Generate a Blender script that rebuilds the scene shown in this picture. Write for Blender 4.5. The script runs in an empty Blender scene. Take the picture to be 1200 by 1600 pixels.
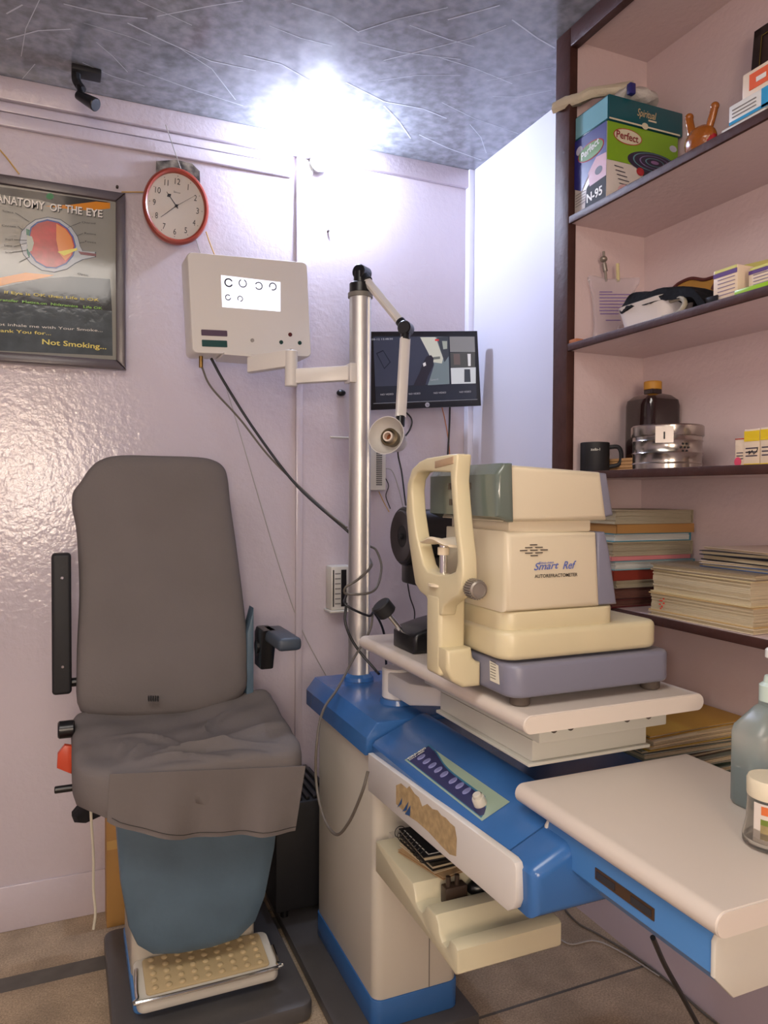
import bpy, bmesh, math, random
from mathutils import Vector, Matrix
import numpy as np
random.seed(7)
V=Vector; PI=math.pi
S=bpy.context.scene; COL=S.collection

# ---------------- camera ----------------
F_=1160.; H_=1.3
ya=math.radians(23.25); pi_=math.radians(1.4); ro=math.radians(0.3)
fw=V((math.sin(ya)*math.cos(pi_),math.cos(ya)*math.cos(pi_),-math.sin(pi_)))
r0=V((math.cos(ya),-math.sin(ya),0)); u0=r0.cross(fw)
rt=r0*math.cos(ro)+u0*math.sin(ro); up=rt.cross(fw)
CO=V((0,0,H_))
cd=bpy.data.cameras.new('camera'); cam=bpy.data.objects.new('camera',cd); COL.objects.link(cam)
cd.sensor_fit='HORIZONTAL'; cd.sensor_width=36; cd.lens=36*F_/1200; cd.clip_start=.02
M=Matrix((rt,up,-fw)).transposed().to_4x4(); M.translation=CO; cam.matrix_world=M
S.camera=cam
def P(px,py,ax,v):
    "point of the room seen at a photo pixel on the plane ax = v"
    d=fw+rt*((px-600)/F_)-up*((py-800)/F_); i='xyz'.index(ax)
    return CO+d*((v-CO[i])/d[i])

# ---------------- world, lights, exposure ----------------
w=bpy.data.worlds.new('world'); S.world=w; w.use_nodes=True
w.node_tree.nodes['Background'].inputs[0].default_value=(.75,.8,.9,1); w.node_tree.nodes['Background'].inputs[1].default_value=.3
S.view_settings.view_transform='Standard'; S.view_settings.look='None'; S.view_settings.gamma=1; S.view_settings.use_curve_mapping=False
S.view_settings.exposure=0.36
WINDOW_L=14.0; BULB_L=460.0; TUBE_L=9.0
def area(name,loc,rot,sx,sy,e,col):
    l=bpy.data.lights.new(name,'AREA'); l.shape='RECTANGLE'; l.size=sx; l.size_y=sy; l.energy=e; l.color=col
    o=bpy.data.objects.new(name,l); COL.objects.link(o); o.location=loc; o.rotation_euler=rot; return o
area('ceiling_fill_light',(-.35,.35,2.46),(0,0,0),1.2,.8,20,(1,.93,.86))  # fill light added to brighten the room; no lamp fitting belongs to it
l=bpy.data.lights.new('phone_flash','POINT'); l.energy=9; l.color=(1,.90,.80); l.shadow_soft_size=.035
o=bpy.data.objects.new('phone_flash',l); COL.objects.link(o); o.location=(-.13,-.06,1.33)

# ---------------- materials ----------------
def s2l(c): return tuple(((x/255)/12.92 if x/255<=.04045 else ((x/255+.055)/1.055)**2.4) for x in c)
MATS={}
def mat(name,col=(200,200,200),rough=.5,metal=0,bump=0,bscale=40,var=0,vscale=5,trans=0,coat=0,emit=0,alpha=1,dist=.01,col2=None,spec=.5):
    if name in MATS: return MATS[name]
    m=bpy.data.materials.new(name); m.use_nodes=True; nt=m.node_tree; b=nt.nodes['Principled BSDF']
    c=(*s2l(col),1); b.inputs['Base Color'].default_value=c; b.inputs['Roughness'].default_value=rough; b.inputs['Metallic'].default_value=metal
    b.inputs['Specular IOR Level'].default_value=spec
    b.inputs['Transmission Weight'].default_value=trans; b.inputs['Coat Weight'].default_value=coat; b.inputs['Alpha'].default_value=alpha
    if emit: b.inputs['Emission Color'].default_value=c; b.inputs['Emission Strength'].default_value=emit
    tc=nt.nodes.new('ShaderNodeTexCoord')
    if bump:
        n=nt.nodes.new('ShaderNodeTexNoise'); n.inputs['Scale'].default_value=bscale; n.inputs['Detail'].default_value=4
        bp=nt.nodes.new('ShaderNodeBump'); bp.inputs['Strength'].default_value=bump; bp.inputs['Distance'].default_value=dist
        nt.links.new(tc.outputs['Object'],n.inputs['Vector']); nt.links.new(n.outputs['Fac'],bp.inputs['Height']); nt.links.new(bp.outputs['Normal'],b.inputs['Normal'])
    if var or col2:
        n=nt.nodes.new('ShaderNodeTexNoise'); n.inputs['Scale'].default_value=vscale; n.inputs['Detail'].default_value=5
        r=nt.nodes.new('ShaderNodeValToRGB'); r.color_ramp.elements[0].position=.35; r.color_ramp.elements[1].position=.68
        k=1-var; r.color_ramp.elements[0].color=(*s2l(col2),1) if col2 else (c[0]*k,c[1]*k,c[2]*k,1); r.color_ramp.elements[1].color=c
        nt.links.new(tc.outputs['Object'],n.inputs['Vector']); nt.links.new(n.outputs['Fac'],r.inputs['Fac']); nt.links.new(r.outputs['Color'],b.inputs['Base Color'])
    MATS[name]=m; return m
wall_m=mat('lilac_gloss_paint',(203,193,200),.15,bump=.22,bscale=64,dist=.007,var=.05,vscale=3,spec=.6)
wallr_m=mat('smooth_lilac_paint',(200,188,198),.35,bump=.2,bscale=18,dist=.006)
white_board=mat('white_board_paint',(222,222,236),.35)
niche_m=mat('pinkish_paint',(210,190,190),.3,bump=.25,bscale=60,dist=.006)
brown=mat('brown_gloss_wood',(72,45,40),.5,spec=.25,bump=.15,bscale=50,var=.25,vscale=20)
cream=mat('cream_plastic',(212,200,164),.32,var=.06,vscale=6)
cream2=mat('pale_cream_plastic',(200,194,180),.3)
ivory=mat('ivory_laminate',(214,203,192),.35,var=.04,vscale=4)
ivory_edge=mat('ivory_edge',(222,212,200),.3)
whitep=mat('white_paint_metal',(212,208,196),.35,var=.05,vscale=8)
whitemetal=mat('white_enamel',(216,212,206),.3)
blue=mat('blue_gloss_plastic',(56,104,164),.22,var=.12,vscale=5)
blue2=mat('light_blue_plastic',(76,130,190),.28)
greyblue=mat('grey_blue_plastic',(124,124,140),.35)
visor=mat('green_grey_plastic',(98,108,100),.18,coat=.3)
black=mat('black_plastic',(20,20,22),.3)
blackm=mat('matte_black',(24,24,27),.6)
steel=mat('polished_steel',(172,166,158),.2,metal=1,bump=.04,bscale=8)
alu=mat('satin_aluminium',(206,204,200),.42,metal=.85)
chrome=mat('chrome',(220,220,220),.1,metal=1)
fabric=mat('grey_brown_fabric',(114,108,106),.9,bump=.25,bscale=160,dist=.002,var=.1,vscale=4,spec=.2)
shellb=mat('dusty_blue_plastic',(86,108,124),.42,var=.2,vscale=7,bump=.1,bscale=60)
dark_slab=mat('dark_grey_plinth',(82,80,80),.4,var=.2,vscale=8)
def papermat(name,c1,c2,sc=330):
    m=mat(name,c1,.85); nt=m.node_tree; b=nt.nodes['Principled BSDF']; tc=[n for n in nt.nodes if n.type=='TEX_COORD'][0]
    wv=nt.nodes.new('ShaderNodeTexWave'); wv.bands_direction='Z'; wv.inputs['Scale'].default_value=sc; wv.inputs['Distortion'].default_value=6; wv.inputs['Detail'].default_value=3; wv.inputs['Detail Scale'].default_value=.05
    r=nt.nodes.new('ShaderNodeValToRGB'); r.color_ramp.elements[0].color=(*s2l(c2),1); r.color_ramp.elements[1].color=(*s2l(c1),1); r.color_ramp.elements[1].position=.45
    nt.links.new(tc.outputs['Object'],wv.inputs['Vector']); nt.links.new(wv.outputs['Fac'],r.inputs['Fac']); nt.links.new(r.outputs['Color'],b.inputs['Base Color']); return m
paper=papermat('paper_edges',(202,188,158),(150,132,104))
red=mat('red_plastic',(196,72,44),.35)
clockred=mat('brick_red_plastic',(150,60,42),.28)

# ---------------- mesh builder ----------------
WM={}
class B:
    def __init__(s): s.v=[];s.f=[];s.m=[];s.cur=0;s.mats=[]
    def use(s,m):
        if m not in s.mats: s.mats.append(m)
        s.cur=s.mats.index(m); return s
    def add(s,vs,fs,T=None):
        k=len(s.v)
        for v in vs: s.v.append(T@V(v) if T is not None else V(v))
        for f in fs: s.f.append([k+i for i in f]); s.m.append(s.cur)
        return s
    def frombm(s,bm,T=None):
        bm.verts.index_update(); s.add([v.co.copy() for v in bm.verts],[[v.index for v in f.verts] for f in bm.faces],T); bm.free(); return s
    def box(s,x0,x1,y0,y1,z0,z1,bev=0,seg=2,T=None,vert_only=False):
        bm=bmesh.new(); bmesh.ops.create_cube(bm,size=1)
        for v in bm.verts: v.co=V(((x0+x1)/2+v.co.x*(x1-x0),(y0+y1)/2+v.co.y*(y1-y0),(z0+z1)/2+v.co.z*(z1-z0)))
        if bev:
            es=[e for e in bm.edges if not vert_only or abs(e.verts[0].co.z-e.verts[1].co.z)>1e-6]
            bmesh.ops.bevel(bm,geom=es,offset=bev,segments=seg,profile=.5,affect='EDGES',clamp_overlap=True)
        return s.frombm(bm,T)
    def prism(s,pts,ax,a0,a1,bev=0,seg=2,T=None):
        "polygon in the two other axes (cyclic order) extruded along ax"
        i='xyz'.index(ax); o=[j for j in range(3) if j!=i]
        def mk(p,a):
            r=[0,0,0]; r[o[0]]=p[0]; r[o[1]]=p[1]; r[i]=a; return V(r)
        bm=bmesh.new(); A=[bm.verts.new(mk(p,a0)) for p in pts]; Bv=[bm.verts.new(mk(p,a1)) for p in pts]
        n=len(pts); bm.faces.new(A); bm.faces.new(Bv[::-1])
        for k in range(n): bm.faces.new((A[k],Bv[k],Bv[(k+1)%n],A[(k+1)%n]))
        bmesh.ops.recalc_face_normals(bm,faces=bm.faces[:])
        if bev:
            es=[e for e in bm.edges if (e.verts[0] in A)==(e.verts[1] in A)]
            bmesh.ops.bevel(bm,geom=es,offset=bev,segments=seg,profile=.5,affect='EDGES',clamp_overlap=True)
        return s.frombm(bm,T)
    def lathe(s,prof,c=(0,0,0),axis=(0,0,1),n=32,cap=True,sc=(1,1)):
        ax=V(axis).normalized(); q=V((0,0,1)).rotation_difference(ax).to_matrix(); c=V(c)
        vs=[];fs=[]
        for r,z in prof:
            for k in range(n):
                a=2*PI*k/n; vs.append(c+q@V((r*math.cos(a)*sc[0],r*math.sin(a)*sc[1],z)))
        for j in range(len(prof)-1):
            for k in range(n): fs.append([j*n+k,j*n+(k+1)%n,(j+1)*n+(k+1)%n,(j+1)*n+k])
        if cap: fs.append(list(range(n))[::-1]); fs.append([(len(prof)-1)*n+k for k in range(n)])
        return s.add(vs,fs)
    def cyl(s,a,b,r,r2=None,n=24,bev=0):
        a=V(a);b=V(b);L=(b-a).length; r2=r if r2 is None else r2
        pr=[(r,0),(r2,L)] if not bev else [(r-bev,0),(r,bev),(r2,L-bev),(r2-bev,L)]
        return s.lathe(pr,a,b-a,n)
    def tube(s,pts,r,n=8,smooth=True):
        pts=[V(p) for p in pts]
        if smooth and len(pts)>2:
            q=[pts[0]*2-pts[1]]+pts+[pts[-1]*2-pts[-2]]; out=[]
            for i in range(1,len(q)-2):
                for k in range(8):
                    t=k/8; p0,p1,p2,p3=q[i-1:i+3]
                    out.append(.5*((2*p1)+(p2-p0)*t+(2*p0-5*p1+4*p2-p3)*t*t+(3*p1-p0-3*p2+p3)*t**3))
            out.append(pts[-1]); pts=out
        vs=[];fs=[];N=None
        for i,p in enumerate(pts):
            t=(pts[min(i+1,len(pts)-1)]-pts[max(i-1,0)]).normalized()
            if N is None: N=t.orthogonal().normalized()
            N=(N-t*N.dot(t)).normalized(); Bn=t.cross(N)
            for k in range(n): a=2*PI*k/n; vs.append(p+(N*math.cos(a)+Bn*math.sin(a))*r)
        m=len(pts)
        for i in range(m-1):
            for k in range(n): fs.append([i*n+k,i*n+(k+1)%n,(i+1)*n+(k+1)%n,(i+1)*n+k])
        fs.append(list(range(n))[::-1]); fs.append([(m-1)*n+k for k in range(n)])
        return s.add(vs,fs)
    def sphere(s,c,r,n=20,sc=(1,1,1)):
        bm=bmesh.new(); bmesh.ops.create_uvsphere(bm,u_segments=n,v_segments=n//2+2,radius=1)
        return s.frombm(bm,Matrix.Translation(V(c))@Matrix.Diagonal((r*sc[0],r*sc[1],r*sc[2],1)))
    def pillow(s,pts,fr,rings):
        "outline pts (a,b) in frame; rings = (scale, depth)"
        cx=sum(p[0] for p in pts)/len(pts); cy=sum(p[1] for p in pts)/len(pts); n=len(pts); vs=[];fs=[]
        for sc,d in rings:
            for p in pts: vs.append(fr.p(cx+(p[0]-cx)*sc,cy+(p[1]-cy)*sc,d))
        for j in range(len(rings)-1):
            for k in range(n): fs.append([j*n+k,j*n+(k+1)%n,(j+1)*n+(k+1)%n,(j+1)*n+k])
        fs.append(list(range(n))[::-1]); fs.append([(len(rings)-1)*n+k for k in range(n)])
        return s.add(vs,fs)
    def poly(s,pts,fr,off=.0006): # flat printed patch
        return s.add([fr.p(p[0],p[1],off) for p in pts],[list(range(len(pts)))])
    def build(s,name,m,parent=None,sharp=35):
        me=bpy.data.meshes.new(name); T=WM[parent].inverted() if parent is not None else Matrix()
        me.from_pydata([T@v for v in s.v],[],s.f)
        ms=s.mats if s.mats else [m]
        for x in ms: me.materials.append(x)
        if s.mats: me.polygons.foreach_set('material_index',s.m)
        bm=bmesh.new(); bm.from_mesh(me); bmesh.ops.recalc_face_normals(bm,faces=bm.faces[:]); bm.to_mesh(me); bm.free()
        me.polygons.foreach_set('use_smooth',[True]*len(me.polygons)); me.set_sharp_from_angle(angle=math.radians(sharp))
        o=bpy.data.objects.new(name,me); COL.objects.link(o)
        if parent is not None: o.parent=parent; WM[o]=WM[parent]
        else: WM[o]=Matrix()
        return o
class Fr:
    def __init__(s,o,r,u): s.o=V(o);s.r=V(r).normalized();u=V(u);s.u=(u-s.r*u.dot(s.r)).normalized();s.n=s.r.cross(s.u)
    def p(s,a,b,c=0): return s.o+s.r*a+s.u*b+s.n*c
def tag(o,label,cat,group=None,kind=None):
    o['label']=label; o['category']=cat
    if group: o['group']=group
    if kind: o['kind']=kind
    return o
def thing(name,label,cat,loc,rz=0,group=None):
    o=bpy.data.objects.new(name,None); COL.objects.link(o); o.empty_display_size=.05
    o.location=loc; o.rotation_euler=(0,0,rz); WM[o]=Matrix.Translation(V(loc))@Matrix.Rotation(rz,4,'Z')
    return tag(o,label,cat,group)
def struct(name,b,m):
    o=b.build(name,m); o['kind']='structure'; return o
def single(name,b,m,label,cat,group=None,c=None):
    "a thing that is one mesh; origin moved to c"
    o=b.build(name,m); 
    if c is not None:
        c=V(c); o.data.transform(Matrix.Translation(-c)); o.location=c
    return tag(o,label,cat,group)
def ell(cx,cy,rx,ry,n=28,a0=0,a1=2*PI):
    return [(cx+rx*math.cos(a0+(a1-a0)*k/n),cy+ry*math.sin(a0+(a1-a0)*k/n)) for k in range(n)]
def rrect(x0,x1,y0,y1,r,n=5):
    o=[]
    rs=r if isinstance(r,(list,tuple)) else [r]*4
    for (cx,cy,a,rr) in ((x1-rs[0],y1-rs[0],0,rs[0]),(x0+rs[1],y1-rs[1],PI/2,rs[1]),(x0+rs[2],y0+rs[2],PI,rs[2]),(x1-rs[3],y0+rs[3],1.5*PI,rs[3])):
        for k in range(n+1): t=a+PI/2*k/n; o.append((cx+rr*math.cos(t),cy+rr*math.sin(t)))
    return o
def textmesh(b,s,A,Bp,upv,h,off=.001,nrm=None,bold=0,shear=0):
    "lettering fitted between A and Bp on a surface"
    A=V(A);Bp=V(Bp);fr=Fr(A,Bp-A,upv)
    cu=bpy.data.curves.new('t','FONT'); cu.body=s; cu.size=1; cu.shear=shear; cu.offset=bold; cu.resolution_u=3
    ob=bpy.data.objects.new('t',cu); COL.objects.link(ob); bpy.context.view_layer.update()
    me=bpy.data.meshes.new_from_object(ob.evaluated_get(bpy.context.evaluated_depsgraph_get()))
    xs=[v.co.x for v in me.vertices]; ys=[v.co.y for v in me.vertices]
    if xs:
        x0,x1=min(xs),max(xs); y1=.73; W=(Bp-A).length
        if nrm is not None and fr.n.dot(V(nrm))<0: off=-off
        b.add([fr.p((v.co.x-x0)/(x1-x0)*W,v.co.y/y1*h,off) for v in me.vertices],[list(p.vertices) for p in me.polygons])
    bpy.data.objects.remove(ob); bpy.data.curves.remove(cu); bpy.data.meshes.remove(me); return b

# =====================================================================
# ROOM
# =====================================================================
YB=2.43; XR=1.475; ZC=2.49; XL=-1.5; YR=-1.7
floor_m=mat('brown_terrazzo',(178,158,132),.5,var=.28,vscale=9,bump=.15,bscale=90,dist=.003)
def terrazzo():
    nt=floor_m.node_tree; b=nt.nodes['Principled BSDF']; r=[n for n in nt.nodes if n.type=='VALTORGB'][0]
    tc=[n for n in nt.nodes if n.type=='TEX_COORD'][0]
    v=nt.nodes.new('ShaderNodeTexNoise'); v.inputs['Scale'].default_value=220; v.inputs['Detail'].default_value=2
    mx=nt.nodes.new('ShaderNodeMixRGB'); mx.blend_type='OVERLAY'; mx.inputs[0].default_value=.75
    nt.links.new(tc.outputs['Object'],v.inputs['Vector']); nt.links.new(r.outputs['Color'],mx.inputs[1]); nt.links.new(v.outputs['Fac'],mx.inputs[2]); nt.links.new(mx.outputs[0],b.inputs['Base Color'])
terrazzo()
band_m=mat('dark_floor_band',(98,94,88),.5,var=.2,vscale=20)
fb=B(); fb.use(floor_m)
fb.box(XL-.1,XR+.1,YR-.1,2.13,-.06,0); fb.box(XL-.1,XR+.1,2.195,YB+.1,-.06,0)
fb.use(band_m); fb.box(XL-.1,XR+.1,2.13,2.195,-.06,0); fb.box(.6,XR,1.565,1.573,-.01,.0006)
struct('floor',fb,floor_m)

ceil_m=mat('slate_marble_panel',(152,155,162),.16,var=.45,vscale=34,bump=.05,bscale=20,spec=.6)
vein_m=mat('pale_vein',(200,204,210),.2)
cb=B(); cb.use(ceil_m); cb.box(XL-.1,XR+.1,YR-.1,YB+.1,ZC,ZC+.06)
cb.use(vein_m)
def vein(pts,wd):
    for a,b_ in zip(pts[:-1],pts[1:]):
        d=(b_-a); n=V((-d.y,d.x,0)).normalized()*wd
        cb.add([a-n+V((0,0,-.0008)),b_-n+V((0,0,-.0008)),b_+n+V((0,0,-.0008)),a+n+V((0,0,-.0008))],[[0,1,2,3]])
VE=[[(62,0),(40,45),(33,88)],[(130,36),(200,56),(236,70)],[(128,98),(175,118),(225,134)],[(200,36),(260,66),(330,95),(400,110)],[(215,0),(262,22),(300,40)],
[(245,25),(330,8),(380,0)],[(215,108),(300,140),(380,165)],[(150,66),(175,88),(200,112)],[(280,75),(330,108),(368,155)],[(55,100),(35,122)],
[(380,85),(440,100),(485,125)],[(540,128),(600,158),(660,170),(697,185)],[(600,95),(650,82),(735,60),(790,40)],[(560,65),(630,82),(720,92)],
[(690,160),(740,185),(810,208)],[(655,210),(700,232),(752,250)],[(680,88),(740,105),(800,130)],[(760,125),(800,118),(865,105)],[(600,165),(625,190),(642,217)],
[(735,195),(752,215),(760,240)],[(560,50),(620,30),(700,12)],[(420,40),(470,60),(520,72)],[(800,30),(840,60),(866,75)],[(640,40),(700,60),(740,72)],
[(10,60),(60,48),(110,45)],[(100,5),(160,20),(230,28)],[(455,5),(520,25),(560,50)],[(700,30),(780,8)],[(590,125),(650,118),(720,118)],[(10,20),(35,8)],[(770,150),(810,152),(862,140)]]
for q in VE:
    pts=[P(x+random.uniform(-1,1),y+random.uniform(-1,1),'z',ZC) for x,y in q]; vein(pts,random.choice([.0009,.0013,.002]))
for k in range(60):
    a=V((random.uniform(XL,XR),random.uniform(YR,1.2),ZC)); t=random.choice([.3,.5,2.4])+random.uniform(-.2,.2); L=random.uniform(.1,.35)
    b_=a+V((math.cos(t),math.sin(t),0))*L
    if XL<b_.x<XR and YR<b_.y<YB: vein([a,(a+b_)/2+V((random.uniform(-.01,.01),random.uniform(-.01,.01),0)),b_],.0012)
struct('ceiling',cb,ceil_m)

struct('wall_back',B().box(XL-.1,XR+.1,YB,YB+.1,0,ZC),wall_m)
struct('wall_right',B().box(XR,XR+.1,YR,YB,0,ZC),wallr_m)
struct('wall_left',B().box(XL-.1,XL,YR,YB,0,ZC),wallr_m)
# rear wall with one window opening
WX0,WX1,WZ0,WZ1=-.75,.05,.95,2.0
rw=B(); rw.box(XL,WX0,YR-.1,YR,0,ZC); rw.box(WX1,XR,YR-.1,YR,0,ZC); rw.box(WX0,WX1,YR-.1,YR,0,WZ0); rw.box(WX0,WX1,YR-.1,YR,WZ1,ZC)
struct('wall_rear',rw,wallr_m)
wf=B()
for x in (WX0,(WX0+WX1)/2-.02,WX1-.04): wf.box(x,x+.04,YR-.07,YR-.02,WZ0,WZ1,.004)
for z in (WZ0,WZ1-.04,1.6): wf.box(WX0,WX1,YR-.07,YR-.02,z,z+.04,.004)
wfo=struct('window_1',wf,whitep)
wp=B().box(WX0,WX1,YR-.1,YR-.08,WZ0,WZ1).build('window_pane',mat('daylit_pane',(255,232,210),emit=WINDOW_L),wfo)

# trims at the top of back wall
tb=B(); tb.box(XL,XR-.085,YB-.022,YB,2.425,ZC,.004); struct('trim_1',tb,wall_m)
tb=B(); tb.box(XL,.70,YB-.016,YB,2.352,2.39,.004); struct('trim_2',tb,wall_m)
tb=B(); tb.box(XL,.70,YB-.010,YB,2.395,2.42,.003); struct('trim_3',tb,wall_m)
tb=B(); tb.box(.715,.738,YB-.016,YB,.0,2.425,.004); struct('trim_4',tb,wall_m)
tb=B(); tb.box(XR-.11,XR-.085,YB-.03,YB,0,2.49,.003); struct('trim_5',tb,white_board)
tb=B(); tb.box(XL,.7,YB-.006,YB,.0,.135,.003); struct('baseboard_back',tb,wall_m)
# white boarded partition face at the corner
struct('wall_corner',B().box(XR-.088,XR,1.60,YB-.031,.64,ZC),white_board)

# =====================================================================
# SHELF UNIT
# =====================================================================
XF=1.19; YS=1.58; XBK=1.44; SY0=.25
su=thing('wall_shelf_unit','open built-in shelf unit with pinkish backing, brown painted edges and frame on the right wall','shelf',(1.3,.9,.0))
B().box(XBK,XR-.001,SY0,YS,.60,ZC-.002).build('back_board',niche_m,su)
sd=B(); sd.use(niche_m); sd.box(XF+.02,XBK,YS,YS+.03,.675,ZC-.002); sd.build('side_board',niche_m,su)
B().box(XF+.02,XBK,SY0-.03,SY0,.675,ZC-.002).build('side_board',niche_m,su)
fr_=B(); fr_.box(XF-.005,XF+.02,YS-.005,YS+.055,.675,ZC-.002,.003); fr_.box(XF-.005,XF+.02,SY0-.05,SY0,.675,ZC-.002,.003); fr_.box(XF-.005,XF+.02,SY0,YS-.005,ZC-.052,ZC-.002,.003)
fr_.build('face_frame',brown,su)
B().box(XF+.02,XBK,SY0,YS,ZC-.03,ZC-.003).build('top_board',niche_m,su)
SH=[2.01,1.686,1.358,1.033,.64]
for z in SH:
    xf=XF if z>.7 else 1.112
    b=B(); b.use(niche_m); b.box(xf+.004,XBK,SY0 if z>.7 else 1.12,YS,z-.016,z); b.use(brown); b.box(xf-.004,xf+.004,SY0 if z>.7 else 1.12,YS-.005,z-.018,z+.001,.002)
    b.build('shelf',niche_m,su)
S1,S2,S3,S4,S5=[z+.001 for z in SH]

# =====================================================================
# EXAM CHAIR
# =====================================================================
ch=thing('examination_chair','reclining eye examination chair with grey-brown cloth covers and blue leg panel, standing left','chair',(.31,2.0,0))
B().prism(rrect(.095,.56,1.72,2.24,.03),'z',0,.045,.008).build('base_plate',dark_slab,ch)
b=B(); b.use(blue2); b.prism(rrect(.145,.47,1.84,2.20,.02),'z',.045,.072,.004); b.use(cream2); b.prism(rrect(.148,.465,1.945,2.19,.02),'z',.07,.545,.006); b.build('pedestal',cream2,ch)
# blue leg panel
pf=Fr((0,1.855,0),(1,0,0),(0,0,1))
ol=[(.105,.60),(.108,.50),(.118,.36),(.135,.255),(.155,.205),(.19,.175),(.25,.162),(.33,.158),(.40,.165),(.445,.20),(.47,.26),(.495,.38),(.51,.50),(.513,.60)]
b=B(); b.pillow(ol,pf,[(.97,-.05),(1,-.035),(1,-.01),(.985,.0),(.93,.006),(.8,.010),(.4,.012)]); b.build('leg_panel',shellb,ch)
# footplate
ft=Matrix.Translation((.322,1.878,.108))@Matrix.Rotation(math.radians(7),4,'X')
b=B(); b.prism(rrect(-.172,.172,-.078,.072,.02),'z',-.032,.0,.006,T=ft); b.build('footplate',whitep,ch)
fp=ch.children[-1]
b=B(); b.prism(rrect(-.15,.15,-.062,.06,.01),'z',.0,.006,.002,T=ft)
for i in range(9):
    for j in range(5):
        b.sphere((ft@V((-.128+i*.032,-.046+j*.024,.006))),.0085,10,(1,1,.55))
b.build('rubber_mat',mat('tan_rubber',(190,170,130),.6),fp)
b=B(); b.tube([ft@V(p) for p in ((-.165,.03,.004),(-.17,-.06,.003),(-.15,-.078,.003),(.15,-.078,.003),(.17,-.06,.003),(.172,.0,.004))],.005); b.build('metal_trim',chrome,fp)
# backrest
bf=Fr((0,2.09,.72),(1,0,0),(0,.13,.68))
pts_px=[(126,1112),(120,1040),(124,930),(122,860),(119,820),(113,790),(114,768),(125,752),(142,728),(160,715),(190,709),(250,710),(310,712),(335,717),(350,727),(357,745),(362,790),(372,860),(382,940),(388,1000),(388,1040),(382,1085),(330,1112),(250,1122),(180,1122)]
ol=[]
for x,y in pts_px:
    d=(P(x,y,'y',2.13)-CO); t=(bf.o-CO).dot(bf.n)/d.dot(bf.n); q=CO+d*t-bf.o; ol.append((q.dot(bf.r),q.dot(bf.u)))
b=B()
def dens(ol,k=4):
    out=[]; n=len(ol)
    for i in range(n):
        p0,p1,p2,p3=[V(ol[(i+j-1)%n]) for j in range(4)]
        for q in range(k):
            t=q/k; out.append(tuple(.5*((2*p1)+(p2-p0)*t+(2*p0-5*p1+4*p2-p3)*t*t+(3*p1-p0-3*p2+p3)*t**3)))
    return out
ol=dens(ol)
b.pillow(ol,bf,[(.93,-.075),(.985,-.07),(1.0,-.05),(1.0,-.02),(.985,.0),(.95,.012),(.87,.019),(.7,.022),(.5,.018),(.25,.015)]); bk=b.build('backrest',fabric,ch,60)
B().prism([(.475,.66),(.497,.66),(.497,.97),(.478,.90)],'y',2.1,2.16,.004).build('hinge_cover',shellb,ch)
b=B(); b.add([V((.468,2.078,.735)),V((.500,2.075,.72)),V((.500,2.10,.88)),V((.478,2.103,.88))],[[0,1,2,3]]); 
b2=B()
# two little stitched marks on the cover
c0=P(234,1092,'y',2.10)
for k in range(5):
    p=P(233+k*3.6,1092,'y',2.055); b2.box(p.x-.002,p.x+.0008,p.y-.004,p.y+.01,p.z-.006,p.z+.006)
b2.build('stitched_mark',blackm,bk)
# seat: cloth covered, wrinkled
NX,NY=70,60
so=rrect(.012,.545,1.745,2.13,[.05,.05,.10,.05],8)
def seat_z(x,y):
    t=(y-1.745)/(2.13-1.745); z=.668+.055*t+.03*max(0,(x-.38)/.16)**2*t*.6
    z-=.022*math.exp(-((x-.26)/.15)**2-((t-.75)/.35)**2)
    def ridge(cx,cy,ang,L,wd,h):
        dx,dy=x-cx,y-cy; u=dx*math.cos(ang)+dy*math.sin(ang); v=-dx*math.sin(ang)+dy*math.cos(ang)+.25*u*u/L
        return h*math.exp(-(u/L)**2-(v/wd)**2)
    z+=ridge(.30,1.84,.05,.13,.010,.016)+ridge(.24,1.795,-.15,.12,.010,.014)-ridge(.28,1.82,0,.14,.009,.014)
    z+=ridge(.335,1.95,1.2,.07,.009,.013)+ridge(.15,1.84,.9,.045,.009,.020)+ridge(.43,1.88,.3,.09,.012,.010)+ridge(.20,1.93,-.5,.07,.010,.012)+ridge(.12,1.88,1.3,.04,.007,.012)
    z+=.0025*math.sin(x*37+y*21)+.002*math.sin(y*61-x*15)
    return z
b=B(); cx,cy=.28,1.93; rings=[]
n=len(so); vs=[];fs=[]
lev=[(.02,0,0)]+[(k/22,0,0) for k in range(1,21)]+[(.94,0,-.002),(.97,0,-.006),(.99,0,-.014),(1.0,0,-.03),(1.003,1,-.050),(.998,1,-.075),(.975,1,-.097),(.9,1,-.102)]
dso=[]
for i in range(n):
    a,c_=V(so[i]),V(so[(i+1)%n]); m=max(1,int((c_-a).length/.012))
    for k in range(m): dso.append(a.lerp(c_,k/m))
n=len(dso)
for sc,_,dz in lev:
    for p in dso:
        x=cx+(p.x-cx)*sc; y=cy+(p.y-cy)*sc
        vs.append((x,y,seat_z(x,y)+dz+(.004*math.sin(p.x*90+p.y*70) if dz<-.05 else 0)))
for j in range(len(lev)-1):
    for k in range(n): fs.append([j*n+k,j*n+(k+1)%n,(j+1)*n+(k+1)%n,(j+1)*n+k])
fs.append(list(range(n))[::-1]); fs.append([(len(lev)-1)*n+k for k in range(n)])
b.add(vs,fs); seat=b.build('seat_cushion',fabric,ch,60)
b=B(); b.prism(rrect(.05,.52,1.78,2.11,[.05,.05,.09,.05],8),'z',.555,.59,.01); b.build('seat_pan',mat('navy_plastic',(38,48,92),.35),ch)
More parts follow.
